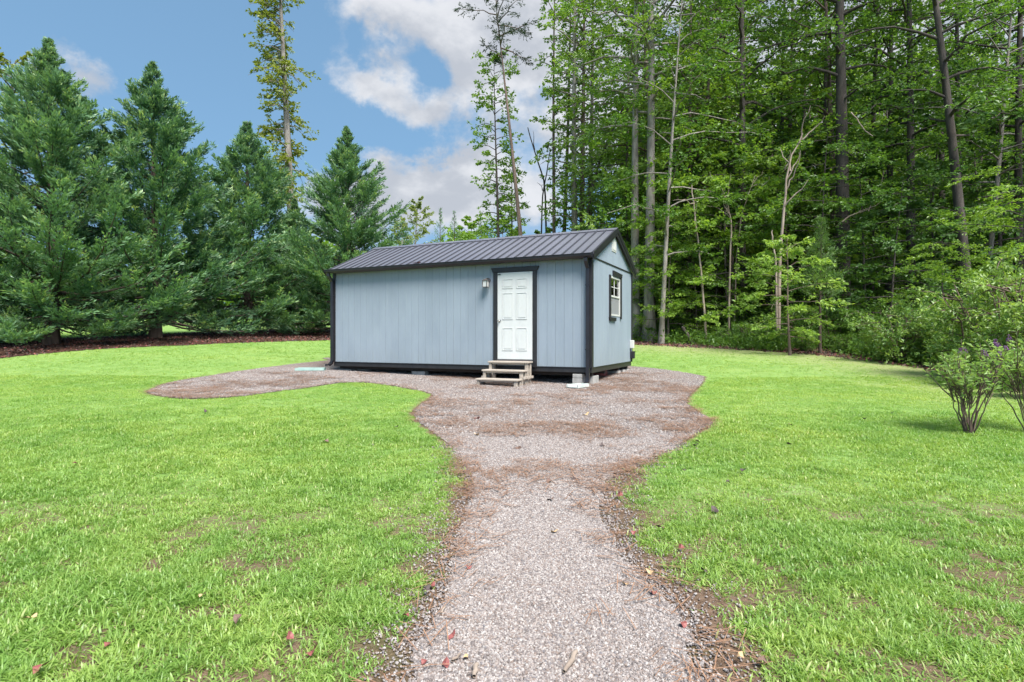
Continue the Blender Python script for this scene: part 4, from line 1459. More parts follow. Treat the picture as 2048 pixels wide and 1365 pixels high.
# layered understory trees
und = [broadleaf(80 + i, Hh, 0.07, (0.4, 0.2), 0.12, 1.0, nb_, 2.4, 'layer', 0.12, dr, tw_, nl_, ls_, fl_, lf, 'bark_dark', 0.02, 0.2, 0.42, lw_, clump=0.12)
       for i, (lf, Hh, nb_, dr, tw_, nl_, ls_, fl_, lw_) in enumerate([('leaf_lime', 7.5, 30, 0.16, 12, 23, 0.12, 0.55, 0.5), ('leaf_mid', 7.5, 28, 0.25, 12, 21, 0.135, 0.4, 0.6), ('leaf_mid', 7.2, 34, 0.10, 10, 24, 0.105, 0.6, 0.5),
                                                                    ('leaf_deep', 7.8, 26, 0.3, 12, 19, 0.155, 0.35, 0.65), ('leaf_lime', 7.0, 26, 0.3, 13, 20, 0.14, 0.35, 0.6), ('leaf_shrub', 7.6, 32, 0.2, 11, 18, 0.12, 0.45, 0.45)])]
g_u = 'understory trees in the wood'
UND = [  # px, depth, scale, variant, label
    (1335, 25.2, 0.78, 0, 'lime layered sapling spreading beside the shed window'),
    (1395, 25.8, 0.62, 1, 'low layered sapling right of the shed at the wood edge'),
    (1290, 30.0, 1.45, 0, 'tall lime layered tree above the shed gable'),
    (1345, 27.5, 1.35, 0, 'lime layered tree with broad sprays right of the pale trunks'),
    (1460, 25.5, 1.15, 0, 'layered lime tree above the bare forked sapling'),
    (1540, 28.0, 1.35, 1, 'layered green tree left of the bare snag'),
    (1640, 24.5, 1.25, 1, 'layered green tree behind the small cedar'),
    (1735, 23.5, 1.10, 2, 'dark green layered tree right of the thickest trunk'),
    (1780, 22.0, 0.85, 3, 'layered tree left of the leaning trunk'),
    (1868, 24.5, 1.05, 2, 'layered tree in front of the leaning trunk'),
    (1895, 18.4, 0.58, 0, 'bright sapling above the roundish shrub on the right'),
    (1990, 23.4, 1.0, 3, 'layered tree left of the right photo edge'),
    (2050, 15.6, 0.80, 0, 'light layered tree at the right photo edge'),
    (2010, 23.0, 1.40, 1, 'tall layered tree behind the right edge sapling'),
    (1440, 31.0, 1.5, 2, 'layered tree deep between the dark slim trunks'),
    (1600, 31.0, 1.6, 3, 'dark layered tree deep behind the snag'),
    (1700, 30.0, 1.6, 3, 'dark layered tree deep behind the thickest trunk'),
    (1850, 28.0, 1.6, 3, 'dark layered tree deep behind the two dark trunks'),
    (1960, 28.0, 1.6, 2, 'layered tree deep behind the leaning trunk'),
    (2080, 22.0, 1.4, 3, 'dark layered tree beyond the right photo edge'),
    (1255, 31.0, 1.9, 0, 'lime layered tree rising above the right end of the roof'),
    (1325, 30.0, 1.9, 0, 'tall lime layered tree between the pale trunks and reddish trunk'),
    (1390, 28.0, 1.6, 0, 'lime layered tree behind the pale sapling'),
    (1430, 26.4, 1.0, 1, 'green layered tree just behind the thin pale sapling stem'),
    (1500, 29.5, 1.9, 0, 'tall lime layered tree right of the dark straight trunk'),
    (1585, 26.0, 1.3, 0, 'lime layered tree behind the bare snag top'),
    (1310, 26.5, 0.55, 1, 'low green sapling just right of the gable wall'),
    (1240, 34.0, 1.5, 0, 'lime layered tree deep behind the shed ridge'),
]
for i, (px, Y, s, k, lab) in enumerate(UND):
    plant('understory_tree', lab, 'tree', und[{0: (0, 4, 5)[i % 3], 1: (1, 2)[i % 2]}.get(k, k)], at(px, Y), i * 2.1, (s, s, s), g_u)

lime_sap = broadleaf(88, 4.1, 0.045, (-0.25, 0), 0.14, 1.0, 30, 1.35, 'round', 0.12, 0.2, 10, 15, 0.13, 0.5, 'leaf_bright', 'bark_red', 0.02, 0.2, 0.45, 0.5, clump=0.1)
plant('understory_tree', 'bright lime sapling with layered leaves left of the small cedar', 'tree', lime_sap, at(1580, 19.9), 0, (1, 1, 1), g_u)

# deeper trees: same kind, nothing tells them apart
can = [broadleaf(90 + i, 24, 0.17, (0.3 * (i - 1), 0), 0.22, 1.0, 36, 3.3, 'round', 0.3, 0.34, 10, 16, 0.19, 0.35, lf, bk, 0.008, 0.4, 0.42, 0.65)
       for i, (lf, bk) in enumerate([('leaf_mid', 'bark_dark'), ('leaf_lime', 'bark_dark'), ('leaf_lime', 'bark_red'), ('leaf_mid', 'bark_red')])]
rngw = np.random.RandomState(5)
spots = []
tries = 0
while len(spots) < 50 and tries < 6000:
    tries += 1
    Y = rngw.uniform(29, 58)
    px = rngw.uniform(1225, 2120)
    x = (px - CX) / F * Y
    if all((x - a_) ** 2 + (Y - b2) ** 2 > 2.6 ** 2 for (a_, b2) in spots) and sdf(WOOD, [x], [Y])[0] < -3:
        spots.append((x, Y))
for i, (x, Y) in enumerate(spots):
    s = rngw.uniform(0.85, 1.15)
    plant('forest_tree', 'slim tree standing deep in the wood among many like it', 'tree', can[i % 4], (x, Y, float(gz(x, Y))), rngw.uniform(0, 6.28), (s, s, s * rngw.uniform(0.9, 1.15)), 'trees deep in the wood')
# deep saplings fill the lower storey
spots2 = []
while len(spots2) < 60:
    Y = rngw.uniform(28, 52)
    px = rngw.uniform(1260, 2120)
    x = (px - CX) / F * Y
    if sdf(WOOD, [x], [Y])[0] < -3:
        spots2.append((x, Y))
for i, (x, Y) in enumerate(spots2):
    s = rngw.uniform(0.8, 1.4)
    plant('forest_sapling', 'leafy sapling deep in the shade of the wood', 'sapling', und[(1, 2, 3, 4, 5)[i % 5]], (x, Y, float(gz(x, Y))), rngw.uniform(0, 6.28), (s, s, s), 'saplings deep in the wood')

# the far wood, one mass of leaves
def leaf_mass(name, label, n, seed, y0, y1, u0, u1, hmax, material, size, hole):
    rngf = np.random.RandomState(seed)
    Yf = rngf.uniform(y0, y1, n)
    xf = Yf * rngf.uniform(u0, u1, n)
    hf = rngf.rand(n) ** 0.9 * hmax * (0.55 + 0.7 * vnoise(xf, Yf * 0.3, 0.16, 31))
    pz = gz(xf, Yf) + hf
    pp = np.stack([xf, Yf, pz], -1)
    keepm = vnoise(xf + Yf * 0.7, pz, 0.35, 33) + 0.25 * (1 - hf / hmax) > hole
    pp = pp[keepm]
    n = len(pp)
    fm_ = leaves_mesh(name, pp, rngf.normal(0, 1, (n, 3)), rngf.normal(0, 1, (n, 3)) + [0, 0, 0.8], rngf.uniform(0.6, 1.3, n) * size, 0.65, np.clip(0.6 * vnoise(pp[:, 0], pp[:, 2], 0.5, 34) + 0.4 * rngf.rand(n), 0, 1), M[material])
    fo = link(name, fm_)
    fo['kind'] = 'stuff'
    tag(fo, label, 'woodland')


leaf_mass('distant_wood', 'far green mass of the wood behind all the trunks', 80000, 9, 60, 80, 0.19, 1.05, 25, 'leaf_lime', 0.8, 0.34)
leaf_mass('distant_treeline', 'far pale green treeline beyond the lawn behind the cypresses', 60000, 10, 84, 100, -1.1, 0.18, 13, 'leaf_lime', 0.8, 0.22)

# small cedar, snags, saplings, fallen log
ced = cypress(15, 4.9, 1.35, 0.055, 70, 'cedar', 0.38, npl=8, nl=22, fine=0.75)
plant('cedar_tree', 'small cedar with bare reddish lower trunk at the lawn edge', 'cedar', ced, at(1640, 20.3), 0.5)
stick('bare_snag', 'pale bare snag rising behind the bright sapling', 'dead tree', [at(1556, 22.5), W3(1558, 600, 22.5), W3(1560, 505, 22.5), W3(1566, 440, 22.5), W3(1572, 365, 22.5), W3(1583, 315, 22.5), W3(1604, 268, 22.5)], 0.085, 0.02, 'deadwood', None, 7, 4)
stick('bare_snag', 'short pale broken stub beside the bare snag', 'dead tree', [at(1554, 22.4), W3(1552, 520, 22.4), W3(1545, 480, 22.4), W3(1543, 460, 22.4)], 0.045, 0.025, 'deadwood', None, 0, 5)
stick('pale_sapling', 'thin pale sapling stem in front of the dark slim trunks', 'sapling stem', [at(1413, 24.3), W3(1404, 560, 24.3), W3(1390, 440, 24.3), W3(1384, 370, 24.3)], 0.055, 0.02, 'deadwood', None, 2, 6)
stick('pale_sapling', 'thin grey forked stem left of the dark straight trunk', 'sapling stem', [at(1457, 24.6), W3(1459, 560, 24.6), W3(1463, 450, 24.6), W3(1456, 410, 24.6), W3(1447, 380, 24.6)], 0.05, 0.018, 'deadwood', None, 5, 7)
stick('pale_sapling', 'slender pale stem leaning right beside the dark straight trunk', 'sapling stem', [at(1468, 25.4), W3(1472, 520, 25.4), W3(1485, 420, 25.4), W3(1510, 352, 25.4)], 0.035, 0.012, 'deadwood', None, 3, 8)
stick('fallen_log', 'long dead log hung level across the saplings right of the shed', 'log', [W3(1343, 553, 25.9), W3(1400, 555, 25.6), W3(1460, 545, 25.4), W3(1530, 539, 25.2)], 0.055, 0.03, 'bark_dark', None, 0, 9)
stick('fallen_log', 'dark leaning stump at the wood edge right of the shed', 'log', [(*G(1388, 689), float(gz(*G(1388, 689)))), W3(1365, 655, 24.8)], 0.08, 0.07, 'bark_dark', None, 0, 10)
stick('dead_branch', 'pale dead branch arching above the small cedar', 'branch', [W3(1672, 455, 23.5), W3(1695, 435, 23.4), W3(1720, 425, 23.2), W3(1748, 416, 23.0)], 0.035, 0.012, 'deadwood', None, 2, 11)
stick('dead_branch', 'pale crooked branch hanging high in front of the thickest trunk', 'branch', [W3(1702, 225, 22.6), W3(1715, 240, 22.4), W3(1730, 262, 22.3), W3(1746, 273, 22.2)], 0.025, 0.015, 'deadwood', None, 0, 12)
stick('bent_sapling', 'dark bent stem arching right past the bare snag', 'sapling stem', [at(1462, 26.5), W3(1466, 470, 26.5), W3(1476, 442, 26.5), W3(1500, 436, 26.4), W3(1530, 420, 26.3), W3(1552, 400, 26.2), W3(1600, 395, 26)], 0.06, 0.025, 'bark_red', None, 2, 13)

# shrubs along the wood edge
shA = shrub(101, 1.9, 1.5, 11, 'leaf_shrub', 0.105, nl=9, flat=0.55)
shB = shrub(102, 1.5, 1.3, 9, 'leaf_mid', 0.085)
shC = shrub(103, 3.0, 1.7, 12, 'leaf_shrub', 0.105, nb=10, nl=8, flat=0.55)
g_s = 'shrubs along the edge of the wood'
SHR = [
    (1800, 17.3, 0.95, shA, 'roundish light green shrub at the lawn edge right of the cedar'),
    (1868, 17.8, 1.05, shA, 'dark-topped shrub behind the roundish light green one'),
    (1745, 19.0, 0.45, shB, 'low leafy shrub at the lawn edge left of the roundish one'),
    (1915, 16.0, 0.85, shA, 'bushy shrub behind the purple flowering bush'),
    (1985, 13.6, 1.0, shC, 'big tall light green shrub behind the flowering bushes'),
    (2055, 12.0, 0.95, shC, 'tall light green shrub cut by the right edge'),
    (2075, 10.2, 0.55, shA, 'low shrub at the right edge behind the second flowering bush'),
    (1950, 12.3, 0.5, shA, 'low weedy shrub just behind the purple flowering bush'),
    (1690, 20.6, 0.5, shB, 'low shrub right of the small cedar trunk'),
    (1610, 21.2, 0.5, shB, 'low shrub between the lime sapling and cedar trunk'),
    (1545, 22.2, 0.62, shB, 'low shrub left of the lime sapling'),
    (1500, 23.2, 0.72, shB, 'low shrub at the foot of the dark straight trunk'),
    (1445, 24.0, 0.55, shB, 'low shrub right of the pale sapling'),
    (1570, 24.0, 1.2, shB, 'taller dark shrub behind the lime sapling'),
    (1665, 22.5, 1.2, shB, 'taller dark shrub in the shade behind the cedar'),
    (1740, 21.5, 1.2, shB, 'dark shrub in the shade left of the roundish shrub'),
    (1825, 20.0, 1.3, shB, 'dark shrub in the shade behind the roundish shrub'),
    (1310, 27.0, 0.7, shB, 'dark shrub in the shade just right of the shed'),
    (1365, 27.5, 0.8, shB, 'dark shrub behind the leaning stump'),
    (1430, 27.0, 1.0, shB, 'dark shrub behind the pale sapling'),
    (1480, 25.8, 0.9, shB, 'dark shrub behind the forked stem'),
]
for i, (px, Y, s, pr, lab) in enumerate(SHR):
    plant('shrub', lab, 'shrub', pr, at(px, Y), i * 1.9, (s, s, s), g_s, ('stems', 'foliage'))


# flowering bushes on the right lawn: bare woody vase below, leaves and purple spikes on top
def butterfly_bush(seed, label, loc, H, Rr, rz=0.0):
    rng = np.random.RandomState(seed)
    root = empty('flowering_bush', label, 'bush', loc, rz, 'flowering bushes on the lawn')
    pos, tng, nr_, sz, vv = [], [], [], [], []
    tips = []
    for i in range(13):
        az = i * 2.399 + rng.uniform(-0.4, 0.4)
        rr = Rr * rng.uniform(0.25, 0.95) * (0.35 + 0.65 * (i % 3) / 2)
        hh = H * rng.uniform(0.35, 0.72)
        u = np.linspace(0, 1, 8)
        S = np.stack([math.cos(az) * (0.03 + rr * u ** 1.15), math.sin(az) * (0.03 + rr * u ** 1.15), hh * u], -1)
        S += np.cumsum(rng.normal(0, 0.012, S.shape), 0)
        S[0] = (0.03 * math.cos(az), 0.03 * math.sin(az), -0.04)
        MB().tube(S, rng.uniform(0.006, 0.011) * (1 - 0.72 * u) + 0.002, 6).build('stem', M['stem'], root, True)
        for k in range(7):
            o = interp(S, np.array([rng.uniform(0.6, 1.0)]))[0]
            d = np.array([math.cos(az) * 0.35 + rng.normal(0, 0.35), math.sin(az) * 0.35 + rng.normal(0, 0.35), 1.0])
            d /= np.linalg.norm(d)
            Lk = H * rng.uniform(0.18, 0.42)
            q = np.linspace(0, 1, 5)
            Bk = o + d * (q * Lk)[:, None] + np.cumsum(rng.normal(0, 0.012, (5, 3)), 0)
            MB().tube(Bk, 0.0055 * (1 - 0.75 * q) + 0.0012, 4).build('shoot', M['stem'], root, True)
            tips.append(Bk[-1])
            nl = 12
            qq = rng.uniform(0.45, 1.0, nl)
            pp = interp(Bk, qq)
            a2 = rng.uniform(0, 6.28, nl)
            tg = np.stack([np.cos(a2), np.sin(a2), rng.uniform(-0.3, 0.7, nl)], -1)
            pos.append(pp + tg * 0.012)
            tng.append(tg)
            nr_.append(np.array([0, -0.2, 0.6]) + rng.normal(0, 0.6, (nl, 3)))
            sz.append(rng.uniform(0.03, 0.095, nl))
            vv.append(np.clip(rng.uniform(0.1, 0.9) + rng.normal(0, 0.15, nl), 0, 1))
    link('foliage', leaves_mesh('foliage', np.concatenate(pos), np.concatenate(tng), np.concatenate(nr_), np.concatenate(sz), 0.33, np.concatenate(vv), M['leaf_buddleia']), root)
    tips.sort(key=lambda p: -p[2])
    for k, tp in enumerate(tips[1:22:3]):
        n_ = 60
        q = rng.rand(n_)
        Lf = rng.uniform(0.05, 0.09)
        a2 = rng.uniform(0, 6.28, n_)
        r_ = 0.014 * (1 - 0.7 * q)
        dv = np.array([rng.uniform(-.5, .5), rng.uniform(-.5, .5), 0.9])
        p = tp + dv * (q * Lf)[:, None] + np.stack([np.cos(a2) * r_, np.sin(a2) * r_, 0 * a2], -1)
        link('flower_spike', leaves_mesh('flower_spike', p, np.stack([np.cos(a2), np.sin(a2), 0.4 + 0 * a2], -1), rng.normal(0, 1, (n_, 3)), np.full(n_, 0.014), 0.8, rng.rand(n_), M['flower']), root)
    return root


p1 = G(1938, 868)
butterfly_bush(201, 'vase-shaped bush with bare brown stems and small purple flowers', (p1[0], p1[1], float(gz(*p1))), 1.18, 0.40)
p2 = G(2062, 868)
butterfly_bush(202, 'bare-stemmed bush half cut by the right photo edge', (p2[0], p2[1], float(gz(*p2))), 1.22, 0.40, 1.3)
# ================================================================== ground cover (uncountable): instanced on points
def proto(name, me):
    o = bpy.data.objects.new(name, me)     # the source shape of an instanced mass; never linked on its own
    return o


def scatter(name, label, cat, P, rot, scl, idx, protos):
    n = len(P)
    me = mk_mesh(name, P, None, None, None, False, {'rot': ('POINT', 'FLOAT_VECTOR', rot.astype(np.float32)), 'scl': ('POINT', 'FLOAT', scl.astype(np.float32)), 'idx': ('POINT', 'INT', idx.astype(np.int32))})
    for pr in protos:
        if pr.data.materials[0].name not in [x.name for x in me.materials]:
            me.materials.append(pr.data.materials[0])
    o = link(name, me)
    o['kind'] = 'stuff'
    tag(o, label, cat)
    ng = bpy.data.node_groups.new(name + '_scatter', 'GeometryNodeTree')
    ng.interface.new_socket('Geometry', in_out='INPUT', socket_type='NodeSocketGeometry')
    ng.interface.new_socket('Geometry', in_out='OUTPUT', socket_type='NodeSocketGeometry')
    gi = ng.nodes.new('NodeGroupInput')
    go = ng.nodes.new('NodeGroupOutput')
    jn = ng.nodes.new('GeometryNodeJoinGeometry')
    for pr in protos:
        oi = ng.nodes.new('GeometryNodeObjectInfo')
        oi.inputs['Object'].default_value = pr
        oi.inputs['As Instance'].default_value = True
        ng.links.new(oi.outputs['Geometry'], jn.inputs[0])
    ip = ng.nodes.new('GeometryNodeInstanceOnPoints')
    ip.inputs['Pick Instance'].default_value = True

    def named(nm, dt):
        q = ng.nodes.new('GeometryNodeInputNamedAttribute')
        q.data_type = dt
        q.inputs['Name'].default_value = nm
        return q.outputs['Attribute']
    ng.links.new(gi.outputs[0], ip.inputs['Points'])
    ng.links.new(jn.outputs[0], ip.inputs['Instance'])
    ng.links.new(named('idx', 'INT'), ip.inputs['Instance Index'])
    ng.links.new(named('rot', 'FLOAT_VECTOR'), ip.inputs['Rotation'])
    ng.links.new(named('scl', 'FLOAT'), ip.inputs['Scale'])
    ng.links.new(ip.outputs[0], go.inputs[0])
    md = o.modifiers.new('scatter', 'NODES')
    md.node_group = ng
    return o


# --- grass
M['grass'] = leafmat('grass_blades', (0.165, 0.30, 0.055), (0.37, 0.52, 0.135), 0.46, cc=(0.46, 0.44, 0.22), gloss=0.03)
t = NT(M['grass'].node_tree)      # the lawn is a mix: lusher and yellower patches
pos_ = t.new('ShaderNodeNewGeometry').outputs['Position']
np1 = t.maprange(t.noise(pos_, 0.45, 4, 0.6), 0.35, 0.7)
np2 = t.maprange(t.noise(pos_, 2.3, 4, 0.6), 0.35, 0.7)
for nd in list(t.n):
    if nd.type in ('BSDF_DIFFUSE', 'BSDF_TRANSLUCENT'):
        src = nd.inputs[0].links[0].from_socket
        c_ = t.mix(np1, src, t.mix(1.0, src, (1.28, 1.12, 1.15), 'MULTIPLY'))
        c_ = t.mix(np2, c_, t.mix(1.0, c_, (0.72, 0.84, 0.75), 'MULTIPLY'))
        t.set(nd.inputs[0], c_)


def tuft(seed, nbl, h0, h1, w, spread, curl):
    rng = np.random.RandomState(seed)
    V, Q, T, vv = [], [], [], []
    n = 0
    for i in range(nbl):
        az = rng.uniform(0, 6.28)
        o = np.array([rng.normal(0, spread), rng.normal(0, spread), -0.004])
        h = rng.uniform(h0, h1)
        c = curl * rng.uniform(0.3, 1.2)
        d = np.array([math.cos(az), math.sin(az), 0])
        s = np.array([-d[1], d[0], 0])
        pr = []
        for k in range(4):
            t_ = k / 3
            p = o + d * (h * c * t_ ** 1.6) + np.array([0, 0, h * (t_ - 0.45 * c * t_ ** 2)])
            ww = w * (1 - 0.25 * t_) * (1 if k < 3 else 0.0) * rng.uniform(0.9, 1.1)
            pr.append((p, ww))
        for k in range(3):
            V += [pr[k][0] - s * pr[k][1] / 2, pr[k][0] + s * pr[k][1] / 2]
        V.append(pr[3][0])
        Q += [[n, n + 1, n + 3, n + 2], [n + 2, n + 3, n + 5, n + 4]]
        T += [[n + 4, n + 5, n + 6]]
        n += 7
        vv.append(np.clip(rng.uniform(0, 1), 0, 1))
    vv = np.array(vv)
    me = mk_mesh('grass_tuft', V, Q, T, M['grass'], True, {'v': ('FACE', 'FLOAT', np.concatenate([np.repeat(vv, 2), vv]).astype(np.float32))})
    return proto('grass_tuft_%d' % seed, me)


near_t = [tuft(301, 9, 0.025, 0.06, 0.0042, 0.014, 1.3), tuft(302, 11, 0.018, 0.045, 0.0048, 0.018, 1.25), tuft(303, 7, 0.04, 0.085, 0.004, 0.011, 1.0), tuft(304, 14, 0.012, 0.03, 0.0065, 0.022, 1.3)]
far_t = [tuft(311, 22, 0.016, 0.042, 0.0065, 0.05, 1.2), tuft(312, 20, 0.016, 0.050, 0.007, 0.055, 1.1)]


def sample_view(n, y0, y1, margin=1.05, power=1.0):
    """points over the part of the lawn in view (a trapezoid), even per square metre"""
    Y = np.sqrt(rs.uniform(y0 ** 2, y1 ** 2, n))
    X = rs.uniform(-1, 1, n) * (0.90 * margin) * Y
    return X, Y


def grass_mask(X, Y):
    d = sdf(GRAVEL, X, Y)
    edge = 0.03 + 0.10 * (vnoise(X, Y, 4.5, 41) - 0.4)
    k = ss(edge - 0.02, edge + 0.10, d)
    right_ = ss(0.2, 0.6, X)
    strip = ss(0.02 + 0.08 * right_, 0.30 + 0.08 * right_, d + 0.20 * (vnoise(X, Y, 3.0, 42) - 0.5)) ** 1.5
    near = 1 - ss(4.6, 6.2, Y)
    k = k * (strip * near + (1 - near))
    bare_ = ss(0.38, 0.58, vnoise(X, Y, 1.3, 11) * 0.12 + vnoise(X, Y, 6.0, 12) * 0.40 + vnoise(X, Y, 14.0, 13) * 0.48) * (1 - 0.8 * ss(3.4, 8.0, Y))
    k = k * (1 - 0.92 * bare_)
    wd = sdf(WOOD, X, Y)
    k = k * (sdf(MULCH, X, Y) > 0.02) * (wd > -0.5) * (0.25 + 0.75 * ss(-0.3, 3.5, wd))
    return k, d


Ps, Rt, Sc, Ix = [], [], [], []
for (nn, y0, y1, big) in ((52000, 1.7, 4.0, 0), (120000, 4.0, 9.5, 0), (90000, 6.0, 14.0, 1), (60000, 14.0, 30.0, 1)):
    X, Y = sample_view(nn, y0, y1)
    k, d = grass_mask(X, Y)
    dens_n = 0.45 + 0.55 * ss(0.3, 0.6, 0.5 * vnoise(X, Y, 2.2, 43) + 0.5 * vnoise(X, Y, 7.0, 45))
    if y1 == 9.5:
        k = k * (1 - ss(6.0, 9.5, Y))
    if y0 == 6.0:
        k = k * ss(6.0, 9.5, Y)
    keep = rs.rand(nn) < k * dens_n
    X, Y, d = X[keep], Y[keep], d[keep]
    m_ = len(X)
    Ps.append(np.stack([X, Y, gz(X, Y)], -1))
    Rt.append(np.stack([rs.normal(0, 0.12, m_), rs.normal(0, 0.12, m_), rs.uniform(0, 6.28, m_)], -1))
    s = rs.uniform(0.6, 1.15, m_) * (0.75 + 0.5 * vnoise(X, Y, 1.3, 44))
    if big:
        s *= 1.0 + 0.03 * np.clip(Y - 8, 0, 12)
    Sc.append(s)
    Ix.append(rs.randint(4, 6, m_) if big else rs.choice([0, 1, 1, 2, 3, 3], m_))
print('grass tufts', sum(len(p) for p in Ps))
scatter('lawn_grass', 'bright lime lawn grass with bare patches near the path', 'grass', np.concatenate(Ps), np.concatenate(Rt), np.concatenate(Sc), np.concatenate(Ix), near_t + far_t)

# --- gravel stones
m, t, out = mat('gravel_stone')
oi = t.new('ShaderNodeObjectInfo').outputs['Random']
rmp = t.new('ShaderNodeValToRGB')
cr = rmp.color_ramp
cr.interpolation = 'CONSTANT'
for i, (p, c) in enumerate([(0.0, (0.172, 0.144, 0.137)), (0.16, (0.248, 0.217, 0.207)), (0.34, (0.345, 0.311, 0.296)), (0.52, (0.200, 0.149, 0.125)), (0.64, (0.296, 0.246, 0.223)), (0.78, (0.427, 0.394, 0.373)), (0.87, (0.104, 0.088, 0.087)), (0.95, (0.138, 0.131, 0.144))]):
    e = cr.elements[i] if i < 2 else cr.elements.new(p)
    e.position = p
    e.color = (*c, 1)
t.set(rmp.inputs[0], oi)
tc = t.new('ShaderNodeTexCoord').outputs['Object']
col = t.mix(t.math('MULTIPLY', t.noise(tc, 120, 3, 0.6), 0.5), rmp.outputs[0], (0.19, 0.165, 0.15))
b_ = t.new('ShaderNodeBsdfPrincipled')
b_.inputs['Roughness'].default_value = 0.75
b_.inputs['Specular IOR Level'].default_value = 0.3
t.set(b_.inputs['Base Color'], col)
t.l.new(b_.outputs[0], out.inputs[0])
M['stone'] = m


def pebble(seed):
    bm = bmesh.new()
    bmesh.ops.create_icosphere(bm, subdivisions=1, radius=0.5)
    rng = np.random.RandomState(seed)
    ax = rng.uniform(0.7, 1.25, 3) * np.array([1, 1, 0.7])
    for v in bm.verts:
        v.co = Vector((v.co.x * ax[0], v.co.y * ax[1], v.co.z * ax[2])) * rng.uniform(0.75, 1.2)
    mb = MB()
    mb._bm(bm, 0)
    return proto('pebble_%d' % seed, mb.mesh('pebble', M['stone'], False))


peb = [pebble(400 + i) for i in range(5)]
Ps, Rt, Sc = [], [], []
lo, hi = GRAVEL.min(0), GRAVEL.max(0)
for (nn, y0, y1, s0, s1) in ((80000, 1.6, 4.2, 0.007, 0.0165), (52000, 4.2, 7.0, 0.010, 0.019), (70000, 7.0, 16.0, 0.015, 0.028)):
    Y = np.sqrt(rs.uniform(y0 ** 2, y1 ** 2, nn * 3)) if y1 < 7 else rs.uniform(y0, y1, nn * 3)
    if y1 <= 7:
        X = rs.uniform(-0.27, 0.45, nn * 3) * Y
    else:
        X = rs.uniform(lo[0], 5, nn * 3)
    d = sdf(GRAVEL, X, Y)
    pr = np.where(d < -0.02, 1.0, 0.30 * np.exp(-np.maximum(d, 0) / 0.11) * (Y < 6.5) + 0.0)
    keep = rs.rand(nn * 3) < pr
    X, Y = X[keep][:nn], Y[keep][:nn]
    m_ = len(X)
    s = rs.uniform(s0, s1, m_) * np.where(rs.rand(m_) < 0.06, 1.35, 1)
    Ps.append(np.stack([X, Y, gz(X, Y) + 0.006 + s * 0.12], -1))
    Rt.append(np.stack([rs.normal(0, 0.5, m_), rs.normal(0, 0.5, m_), rs.uniform(0, 6.28, m_)], -1))
    Sc.append(s)
Pn = np.concatenate(Ps)
print('stones', len(Pn))
scatter('gravel_stones', 'loose grey gravel stones of the path and shed pad', 'gravel', Pn, np.concatenate(Rt), np.concatenate(Sc), rs.randint(0, 5, len(Pn)), peb)

# --- pine needles lying on the pad and along the path edges
M['needle'] = pm('dry_pine_needle', (0.20, 0.10, 0.055), (0.33, 0.19, 0.115), 0.8, 20)


def needles(seed):
    rng = np.random.RandomState(seed)
    mb = MB()
    for i in range(7):
        a_ = rng.uniform(0, 6.28)
        d = np.array([math.cos(a_), math.sin(a_), 0.03])
        o = np.array([rng.normal(0, 0.05), rng.normal(0, 0.05), 0.006 + 0.01 * rng.rand()])
        s = np.array([-d[1], d[0], 0]) * 0.0017
        Lk = rng.uniform(0.05, 0.10)
        mb.add([o - d * Lk - s, o - d * Lk + s, o + d * Lk + s + [0, 0, 0.006], o + d * Lk - s + [0, 0, 0.006]], [[0, 1, 2, 3]])
    return proto('needles_%d' % seed, mb.mesh('needles', M['needle']))


ndl = [needles(500 + i) for i in range(3)]
nn = 40000
X = rs.uniform(lo[0], 4, nn)
Y = rs.uniform(1.6, 15, nn)
d = sdf(GRAVEL, X, Y)
w_ = 0.55 * ss(0.42, 0.70, vnoise(X, Y, 0.9, 51) * 0.6 + vnoise(X, Y, 3.1, 52) * 0.4) * ss(4.0, 6.0, Y) + 0.55 * np.exp(-np.abs(d) / 0.10) * (0.35 + 0.65 * ss(2.5, 4.5, Y)) * (d < 0.16)
keep = (rs.rand(nn) < w_) & (d < 0.16) & ((d < 0.03) | (Y < 6))
X, Y = X[keep], Y[keep]
P_ = np.stack([X, Y, gz(X, Y) + 0.014], -1)
print('needles', len(P_))
scatter('pine_needles', 'rust brown pine needles strewn over the gravel pad', 'pine needles', P_, np.stack([0 * X, 0 * X, rs.uniform(0, 6.28, len(X))], -1), rs.uniform(0.7, 1.3, len(X)), rs.randint(0, 3, len(X)), ndl)

# --- leaf litter on mulch and forest edge
def litter_leaf(seed, matn):
    rng = np.random.RandomState(seed)
    n_ = 8
    a_ = np.arange(n_) / n_ * 2 * math.pi
    r_ = 0.5 * (0.75 + 0.35 * np.abs(np.cos(a_ * 2.5 + rng.rand()))) * np.where(np.arange(n_) == 0, 1.25, 1)
    V = np.stack([np.cos(a_) * r_, np.sin(a_) * r_ * 0.75, 0.16 * np.sin(a_ * 2 + rng.rand() * 6) + 0.10 * np.abs(np.cos(a_))], -1)
    V = np.concatenate([V, [[0, 0, 0.02]]])
    T = [[i, (i + 1) % n_, n_] for i in range(n_)]
    # a stalk
    k = len(V)
    V = np.concatenate([V, [[0.5, -0.012, 0.08], [0.5, 0.012, 0.08], [0.95, 0.008, 0.10], [0.95, -0.008, 0.10]]])
    return mk_mesh('fallen_leaf', V, [[k, k + 1, k + 2, k + 3]], T, M[matn], False)


